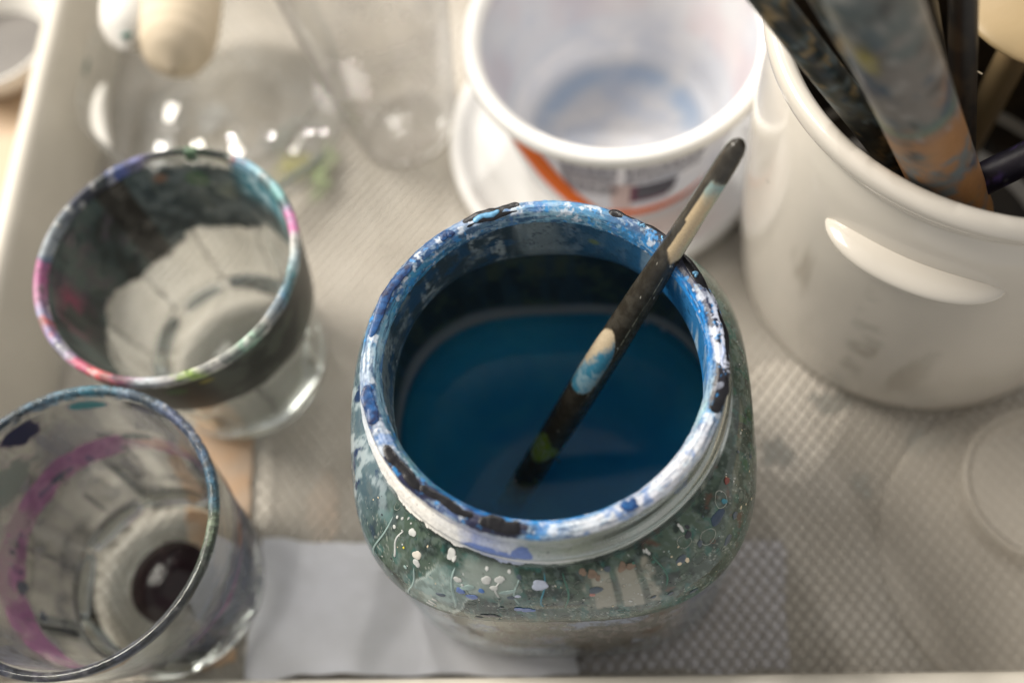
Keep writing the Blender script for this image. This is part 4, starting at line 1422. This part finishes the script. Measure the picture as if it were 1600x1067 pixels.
def lug(t0, t1, z):
    m, nn = 48, 28
    V, Q = [], []
    for k in range(m + 1):
        f = k / m
        t = math.radians(t0 + (t1 - t0) * f)
        e = max(0.0, 1 - abs(2 * f - 1) ** 2.6) ** 0.55
        outr = 0.0635 + 0.0090 * e           # how far the ledge stands out
        hh = max(0.0004, 0.0034 * e)
        c = np.array((math.cos(t), math.sin(t), 0))
        for q in range(nn):
            ph = 2 * PI * q / nn
            rad_ = (0.0585 + outr) / 2 + (outr - 0.0585) / 2 * math.cos(ph)
            zz = z + hh * math.sin(ph) * (1.0 if math.sin(ph) > 0 else 1.2) + 0.0015 * e
            V.append(c * rad_ + np.array((0, 0, zz)))
    for k in range(m):
        for q in range(nn):
            q2 = (q + 1) % nn
            Q.append((k * nn + q, k * nn + q2, (k + 1) * nn + q2, (k + 1) * nn + q))
    return finish('lug_handle', quads_mesh('lug_handle', V, Q), M['ceramic'], crock)


lug(-143, -97, 0.101)


def reflection_speck_cols(t, R, Z, s, V):
    st_ = fbm(np.c_[V[:, 0] * 90, V[:, 1] * 90, V[:, 2] * 14], 801, 4)
    A_ = fbm(V * 60, 811, 4)
    B_ = fbm(V * 380, 821, 4)
    C_ = lerp(np.tile(np.array([0.20, 0.22, 0.19]), (len(t), 1)), (0.34, 0.29, 0.21), ss(0.45, 0.6, A_))
    a_ = ss(0.50, 0.62, st_) * ss(0.40, 0.60, A_) * 0.26 * ss(0.012, 0.03, Z) * ss(0.094, 0.075, Z) * ss(42, 18, np.abs(adiff(t, -132)))  # dark streaks put reflections into the glaze colour
    a_ = np.maximum(a_, 0.35 * ss(0.80, 0.84, B_) * ss(0.11, 0.09, Z))
    a_ = np.maximum(a_, 0.30 * ss(0.012, 0.004, Z))  # darker towards the foot
    return np.c_[C_, a_]


lathe('grime_film', [(np.interp(z, [0, 0.0025, 0.008, 0.030, 0.055, 0.080, 0.100, 0.112], [0.0585, 0.0602, 0.0618, 0.0640, 0.0652, 0.0657, 0.0655, 0.0645]) + 0.0003, z) for z in np.linspace(0.003, 0.110, 80)],
      M['softcoat'], crock, n=300, cols=reflection_speck_cols)


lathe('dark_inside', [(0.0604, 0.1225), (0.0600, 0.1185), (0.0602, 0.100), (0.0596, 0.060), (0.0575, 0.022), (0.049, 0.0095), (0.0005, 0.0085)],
      solid('paint_blackened_glaze', (0.018, 0.014, 0.011), 0.35, 0.4, 80, color2=(0.05, 0.035, 0.02)), crock, n=120)  # near-black lining over the inner wall and floor

# brushes in the crock
def mottled(name, base, spots, seed, gl=0.4):
    def f(u, ph, V):
        n = len(u)
        C = np.tile(np.array(base, float), (n, 1))
        for k, (c, th_, sc, am) in enumerate(spots):
            C = lerp(C, c, ss(th_, th_ + 0.10, fbm(V * sc, seed + k * 13, 4)) * am)
        C = C * 0.62
        return np.c_[C, np.ones(n)]
    return f


def stick(name, p0, p1, r0, r1, label, cols, part='handle', group=None, n=28, flat=1.0, mid=None, up=(0, 0, 1), cap0=True):
    p0, p1 = np.array(p0, float), np.array(p1, float)
    root = empty(name, tuple(p1), label, 'brush' if 'brush' in name else name.split('_')[-1], group)
    m = 60
    ts = np.linspace(0, 1, m)
    rad = [r0 + (r1 - r0) * t for t in ts]
    if mid:
        rad = list(np.interp(ts, [0, mid[0], 1], [r0, mid[1], r1]))
    Lg = np.linalg.norm(p1 - p0)
    for k, t in enumerate(ts):
        for dd in (t * Lg, (1 - t) * Lg):
            if dd < rad[k]:
                rad[k] *= math.sqrt(max(0.02, 1 - (1 - dd / rad[k]) ** 2))
    P_(tube(part, [p0 + (p1 - p0) * t for t in ts], rad, M['softcoat'], root, n, cols=cols, flat=flat, up=up))
    return root


GB = 'brushes standing in the ceramic crock'


def at_line(p0, p1, t):
    return np.array(p0) + (np.array(p1) - np.array(p0)) * t


colA = mottled('a', (0.10, 0.10, 0.07), [((0.03, 0.035, 0.03), 0.44, 110, 1), ((0.20, 0.26, 0.27), 0.52, 190, 0.8), ((0.42, 0.30, 0.14), 0.56, 260, 0.9), ((0.02, 0.05, 0.07), 0.58, 330, 0.9)], 701)
colB = mottled('b', (0.24, 0.22, 0.20), [((0.13, 0.17, 0.17), 0.44, 70, 0.9), ((0.06, 0.08, 0.13), 0.56, 90, 0.85), ((0.36, 0.20, 0.12), 0.55, 65, 0.8), ((0.42, 0.36, 0.06), 0.60, 75, 0.9), ((0.03, 0.09, 0.15), 0.57, 170, 0.8), ((0.45, 0.43, 0.40), 0.57, 240, 0.7), ((0.02, 0.02, 0.02), 0.62, 300, 0.8)], 711)
colC = mottled('c', (0.012, 0.010, 0.009), [((0.05, 0.035, 0.02), 0.5, 120, 0.8)], 721)
colD = mottled('d', (0.010, 0.008, 0.020), [((0.07, 0.04, 0.16), 0.60, 260, 0.8), ((0.3, 0.3, 0.3), 0.72, 500, 0.7)], 731)


# the big tube-like brush: greyish painted handle turning orange where bare wood shows
def colB2(u, ph, V):
    C = colB(u, ph, V)
    A = fbm(V * 110, 741, 4)
    w_ = ss(0.46, 0.50, u + 0.10 * (A - .5)) * 0.9
    c = lerp(C[:, :3], (0.32, 0.15, 0.05), w_ * ss(0.30, 0.5, A))
    c = lerp(c, (0.10, 0.15, 0.17), w_ * ss(0.55, 0.65, fbm(V * 140, 751, 3)) * 0.9)
    g = np.exp(-((u - 0.44) / 0.012) ** 2)
    c = lerp(c, (0.06, 0.16, 0.12), g * 0.6)
    return np.c_[c, C[:, 3]]


A0, A1 = (0.0305, 0.1665, 0.188), (0.0900, 0.1600, 0.100)
stick('thin_brush', A0, A1, 0.0036, 0.0042, 'dark olive brush handle lying against the left lip of the crock', colA, group=GB)
B0, B1 = (0.0460, 0.1406, 0.215), (0.1030, 0.1560, 0.090)
stick('wide_brush', B0, B1, 0.0082, 0.0088, 'thick grey and orange paint-crusted brush handle leaning in the crock', colB2, group=GB, n=40)
stick('thin_brush', (0.0400, 0.1560, 0.200), (0.0955, 0.1590, 0.098), 0.0028, 0.0030, 'slim dark stained brush between the olive and the thick handle', colA, group=GB)
stick('thin_brush', (0.0760, 0.1700, 0.195), (0.1060, 0.1620, 0.080), 0.0030, 0.0038, 'black brush handle just right of the thick grey one', colC, group=GB)
stick('thin_brush', (0.1300, 0.1560, 0.146), (0.0930, 0.1560, 0.103), 0.0040, 0.0045, 'black brush with purple paint lying low at the front of the crock', colD, group=GB)
stick('thin_brush', (0.0660, 0.1780, 0.190), (0.1100, 0.1700, 0.070), 0.0034, 0.0040, 'dark brown brush handle at the back of the crock bundle', colC, group=GB)

# round wooden spoon head standing in the crock
spoon = empty('wooden_spoon', (0.125, 0.20, 0.01), 'round tan wooden spoon head rising from the crock at the right', 'spoon')
M['spoon'] = solid('spoon_wood', (0.42, 0.29, 0.15), 0.45, 0.2, 25, 0.3, 200, color2=(0.34, 0.25, 0.13))
P_(tube('bowl', [(0.1165, 0.1890, 0.145) + np.array((0, 0, 0)) + np.array((0.0, 0.0, 1.0)) * dz for dz in np.linspace(-0.004, 0.004, 14)],
        [0.0250 * math.sqrt(max(0.0004, 1 - (dz / 0.004) ** 2)) for dz in np.linspace(-0.004, 0.004, 14)], M['spoon'], spoon, 48))
P_(tube('stick', [(0.122, 0.203, 0.142), (0.130, 0.218, 0.08), (0.134, 0.226, 0.010)], [0.005, 0.005, 0.005], M['spoon'], spoon, 16))
# loose pale bristle near the black brushes
o = tube('loose_bristle', [(0.0885, 0.1702, 0.1405), (0.0910, 0.1708, 0.1408), (0.0935, 0.1702, 0.1405), (0.0955, 0.1690, 0.1400)], [0.00022] * 4, solid('pale_bristle', (.6, .5, .35), .5), None, 8)
tag(o, 'short pale bristle caught on the black brushes in the crock', 'bristle')

# ------------------------------------------------------------------ clear plastic containers at the back left
def thin_plastic(name, tint, haze, hcol):
    """thin clear sheet: passes light straight through, shiny at grazing angles, slightly hazy."""
    m, nt, out = newmat(name)
    tr = N(nt, 'ShaderNodeBsdfTransparent')
    tr.inputs[0].default_value = (*tint, 1)
    gl = N(nt, 'ShaderNodeBsdfGlossy')
    gl.inputs['Roughness'].default_value = 0.12
    noise_bump(nt, gl, 120, 0.5, 0.0006, 2)
    lw = N(nt, 'ShaderNodeLayerWeight')
    pw = N(nt, 'ShaderNodeMath', operation='POWER')
    pw.inputs[1].default_value = 3.0
    nt.links.new(lw.outputs['Facing'], pw.inputs[0])
    mxc = N(nt, 'ShaderNodeMix', data_type='RGBA')
    mxc.inputs[6].default_value = (*tint, 1)
    mxc.inputs[7].default_value = (*[c * 0.62 for c in tint], 1)
    nt.links.new(pw.outputs[0], mxc.inputs[0])
    nt.links.new(mxc.outputs[2], tr.inputs[0])
    fr = N(nt, 'ShaderNodeMath', operation='MULTIPLY_ADD')
    fr.inputs[1].default_value = 0.45
    fr.inputs[2].default_value = 0.045
    nt.links.new(pw.outputs[0], fr.inputs[0])
    p = pbsdf(nt, 0.4, hcol)
    tc = N(nt, 'ShaderNodeTexCoord')
    no = N(nt, 'ShaderNodeTexNoise')
    no.inputs['Scale'].default_value = 45
    no.inputs['Detail'].default_value = 3
    rp = N(nt, 'ShaderNodeMapRange')
    rp.inputs[1].default_value = 0.38
    rp.inputs[2].default_value = 0.70
    rp.inputs[3].default_value = haze * 0.4
    rp.inputs[4].default_value = haze * 1.8
    nt.links.new(tc.outputs['Object'], no.inputs['Vector'])
    nt.links.new(no.outputs['Fac'], rp.inputs[0])
    m1 = N(nt, 'ShaderNodeMixShader')
    nt.links.new(rp.outputs[0], m1.inputs[0])
    nt.links.new(tr.outputs[0], m1.inputs[1])
    nt.links.new(p.outputs[0], m1.inputs[2])
    m2 = N(nt, 'ShaderNodeMixShader')
    nt.links.new(fr.outputs[0], m2.inputs[0])
    nt.links.new(m1.outputs[0], m2.inputs[1])
    nt.links.new(gl.outputs[0], m2.inputs[2])
    nt.links.new(m2.outputs[0], out.inputs['Surface'])
    return m


M['plastic'] = thin_plastic('clear_plastic', (0.965, 0.97, 0.965), 0.20, (0.72, 0.72, 0.69))
M['plastic2'] = thin_plastic('cloudy_plastic', (0.95, 0.95, 0.94), 0.26, (0.74, 0.70, 0.66))


def thin_cup(name, loc, prof, mat, label, cat, th=0.0009, n=96, rm=None):
    root = empty(name, loc, label, cat)
    inner_ = [(max(0.0004, r - th), z + (th if r < 0.004 else 0.0)) for r, z in prof][::-1]
    # floor of the inner skin sits above the outer floor
    inner_ = [(r, max(z, prof[0][1] + th)) for r, z in inner_]
    lathe('cup_wall', prof, mat, root, n=n, rmod=rm)
    return root


GLINT_DOMES = [(-0.0265 + 0.0, -0.012), (-0.0085, -0.012), (0.0095, -0.0125), (-0.0235, 0.0085), (0.033, -0.012)]
bottle = thin_cup('clear_tub', (-0.150, 0.272, 0), [(0.0005, 0.0005), (0.040, 0.0005), (0.047, 0.003), (0.050, 0.010), (0.0505, 0.030), (0.049, 0.036), (0.0505, 0.038), (0.0515, 0.040)], M['plastic'],
                  'low clear plastic tub with green and yellow paint left in it', 'tub', rm=lambda T, R, Z: R * (1 + 0.02 * np.cos(7 * T)))


GLINT_MAT, nt_, out_ = newmat('clear_dimple')
_t = N(nt_, 'ShaderNodeBsdfTransparent')
_g = N(nt_, 'ShaderNodeBsdfGlossy')
_g.inputs['Roughness'].default_value = 0.0
_m = N(nt_, 'ShaderNodeMixShader')
_m.inputs[0].default_value = 0.14
nt_.links.new(_t.outputs[0], _m.inputs[1])
nt_.links.new(_g.outputs[0], _m.inputs[2])
nt_.links.new(_m.outputs[0], out_.inputs['Surface'])


def dome(name, R, r, mat, parent, loc, n=48):
    pr_ = [(max(0.0003, r * k / 12), math.sqrt(R * R - (r * k / 12) ** 2) - math.sqrt(R * R - r * r)) for k in range(13)]
    o = lathe(name, pr_, mat, parent, n=n)
    o.location = loc
    return o


for (dx, dy) in GLINT_DOMES:  # domes added to the base only to catch lamp highlights
    dome('base_bump', 0.028, 0.0098, GLINT_MAT, bottle, (dx, dy, 0.006))


def flatblob(name, outline, z, h, mat, parent):
    cx = sum(p[0] for p in outline) / len(outline)
    cy = sum(p[1] for p in outline) / len(outline)
    V, Q = [], []
    lay = [(1.0, 0), (0.93, .6), (0.75, 0.9), (0.4, 1.0), (0.01, 1.0)]
    n = len(outline)
    for (x, y) in outline:
        for f, e in lay:
            V.append((cx + (x - cx) * f, cy + (y - cy) * f, z + h * e))
    m = len(lay)
    for k in range(n):
        k2 = (k + 1) % n
        for e in range(m - 1):
            Q.append((k * m + e, k2 * m + e, k2 * m + e + 1, k * m + e + 1))
    return finish(name, quads_mesh(name, V, Q), mat, parent)


M['olive'] = solid('olive_paint', (.36, .36, .06), .35, .3, 200)
M['leaf'] = solid('leaf_green_paint', (.34, .44, .16), .35, .3, 200)
M['slate'] = solid('slate_paint', (.16, .20, .19), .4, .3, 200)
M['foam'] = solid('foam_white', (.80, .78, .73), .5, .08, 60)
M['olive2'] = coat_mat('olive_wash', 0.5)


def wash(cx, cy, rx, ry, rot, col, seed, dens=0.8, z=0.0032):
    """thin irregular film of dried paint, thinning towards its edge"""
    n_ = 40
    g_ = np.linspace(-1, 1, n_)
    X_, Y_ = np.meshgrid(g_, g_, indexing='ij')
    X_, Y_ = X_.ravel(), Y_.ravel()
    V_ = np.c_[cx + rx * X_ * math.cos(rot) - ry * Y_ * math.sin(rot), cy + rx * X_ * math.sin(rot) + ry * Y_ * math.cos(rot), np.full(n_ * n_, z)]
    f_ = fbm(V_ * [220, 220, 1], seed, 4)
    al = ss(1.0, 0.3, np.hypot(X_, Y_) + 1.3 * (f_ - .5)) * dens
    Cc_ = lerp(np.tile(np.array(col), (n_ * n_, 1)), np.array(col) * 0.55, ss(0.45, 0.6, fbm(V_ * [500, 500, 1], seed + 3, 3)))
    Q_ = [(i_ * n_ + j_, (i_ + 1) * n_ + j_, (i_ + 1) * n_ + j_ + 1, i_ * n_ + j_ + 1) for i_ in range(n_ - 1) for j_ in range(n_ - 1)]
    return P_(finish('paint_wash', quads_mesh('paint_wash', V_, Q_, np.c_[Cc_, al]), M['olive2'], bottle))


wash(-0.1225, 0.249, 0.011, 0.009, 0.3, (.42, .40, .08), 21)
wash(-0.146, 0.240, 0.012, 0.006, 0.4, (.40, .38, .12), 22, 0.6)
wash(-0.110, 0.244, 0.006, 0.017, -0.15, (.36, .46, .22), 23, 0.75, 0.0045)
wash(-0.128, 0.262, 0.012, 0.008, 0.9, (.30, .38, .36), 24, 0.35)
wash(-0.160, 0.275, 0.014, 0.010, 0.2, (.55, .58, .58), 25, 0.4)
P_(tube('stirring_stick', [(-0.1300, 0.2280, .012), (-0.1100, 0.2520, .004)], [.0014, .0014], M['slate'], bottle, 12))
P_(tube('white_lip', [(-0.150 + 0.049 * math.cos(math.radians(a)), 0.272 + 0.049 * math.sin(math.radians(a)), 0.024) for a in range(172, 216, 3)],  # white crescent modelled in place of the highlight on the tub rim
        [0.0035 * math.sqrt(max(.02, math.sin(PI * k / 14))) for k in range(15)], M['foam'], bottle, 14))

thin_cup('clear_cup', (-0.0775, 0.266, 0), [(0.0005, 0.0005), (0.016, 0.0008), (0.0185, 0.0), (0.0205, 0.0015), (0.0215, 0.006)] + [(0.0215 + 0.012 * z / 0.13, z) for z in np.linspace(0.012, 0.13, 20)] + [(0.0342, 0.1315), (0.0350, 0.1300)],
         M['plastic2'], 'tall clear plastic cup standing behind the empty tray area, left of the tub', 'cup', rm=lambda T, R, Z: R * (1 + 0.012 * np.cos(9 * T) * ss(0.005, 0.02, Z)))
# white and beige tube ends at the top left
tb = empty('white_tube', (-0.176, 0.30, 0.05), 'white rounded plastic tube end with a blue mark, top left', 'tube')
P_(tube('tube_body', [(-0.1805 - 0.0000 * k + 0.0004 * k, 0.328 - 0.0057 * k, 0.052) for k in range(11)] , [0.0108] * 8 + [0.0102, 0.0078, 0.0005], M['foam'], tb, 36))
P_(tube('blue_mark', [(-0.1812, 0.2835, 0.0592), (-0.1790, 0.2815, 0.0597), (-0.1765, 0.2802, 0.0592)], [.001, .002, .0006], solid('faded_blue', (.42, .50, .62), .5), tb, 12, flat=.25))
P_(tube('teal_mark', [(-0.1765, 0.2735, 0.0565), (-0.1745, 0.2741, 0.0565), (-0.1730, 0.2753, 0.0555)], [.0006, .0012, .0005], solid('teal_mark', (.03, .15, .12), .5), tb, 12))


def rope_mat():
    m, nt, out = newmat('wound_beige_fibre')
    p = pbsdf(nt, 0.7)
    tc = N(nt, 'ShaderNodeTexCoord')
    wv = N(nt, 'ShaderNodeTexWave')
    wv.bands_direction = 'Y'
    wv.inputs['Scale'].default_value = 45
    wv.inputs['Distortion'].default_value = 8
    r = N(nt, 'ShaderNodeValToRGB')
    r.color_ramp.elements[0].color = (0.58, 0.49, 0.36, 1)
    r.color_ramp.elements[1].color = (0.66, 0.56, 0.42, 1)
    nt.links.new(tc.outputs['Object'], wv.inputs['Vector'])
    nt.links.new(wv.outputs['Fac'], r.inputs['Fac'])
    nt.links.new(r.outputs[0], p.inputs['Base Color'])
    nt.links.new(p.outputs[0], out.inputs['Surface'])
    return m


o = tube('beige_sponge', [(-0.1625 + 0.0003 * k, 0.326 - 0.0056 * k, 0.046) for k in range(12)], [0.0162] * 6 + [0.0162, 0.0160, 0.0154, 0.0142, 0.0112, 0.0010], rope_mat(), None, 40)
tag(o, 'rounded beige sponge end beside the white tube, top left', 'sponge')

# frosted lid at the lower right
fl = empty('frosted_lid', (0.142, 0.082, 0), 'frosted translucent plastic lid with a raised ring, lower right', 'lid')


def frost_mat():
    m, nt, out = newmat('frosted_film')
    p = pbsdf(nt, 0.35, (0.66, 0.61, 0.53))
    tr = N(nt, 'ShaderNodeBsdfTransparent')
    ms = N(nt, 'ShaderNodeMixShader')
    ms.inputs[0].default_value = 0.28
    nt.links.new(tr.outputs[0], ms.inputs[1])
    nt.links.new(p.outputs[0], ms.inputs[2])
    nt.links.new(ms.outputs[0], out.inputs['Surface'])
    return m


FM = frost_mat()
lathe('lid_disc', [(0.0005, 0.0022), (0.050, 0.0022), (0.0525, 0.0026), (0.0535, 0.0016), (0.0535, 0.0002)], FM, fl, n=120)
o = lathe('raised_ring', [(0.0225, 0.0024), (0.0235, 0.012), (0.0243, 0.0185), (0.0252, 0.0190), (0.0260, 0.0185), (0.0252, 0.012), (0.0243, 0.0024)], FM, fl, n=96)
o.location = (-0.002, 0.019, 0)
o = lathe('ring_top', [(0.0005, 0.0170), (0.0232, 0.0172)], FM, fl, n=72)
o.location = (-0.002, 0.019, 0)

# small dish standing on the table outside the tray
dish = empty('small_dish', (-0.268, 0.325, -0.012), 'blurred small dish with dark grey inside on the wooden table', 'dish')
lathe('dish_wall', [(0.0005, 0.002), (0.022, 0.002), (0.027, 0.010), (0.029, 0.018), (0.0275, 0.0185), (0.025, 0.011), (0.020, 0.0045), (0.0005, 0.004)], M['foam'], dish, n=60)
lathe('dark_paint', [(0.0005, 0.0075), (0.0222, 0.0075)], solid('grey_paint', (.10, .09, .08), .4), dish, n=48)
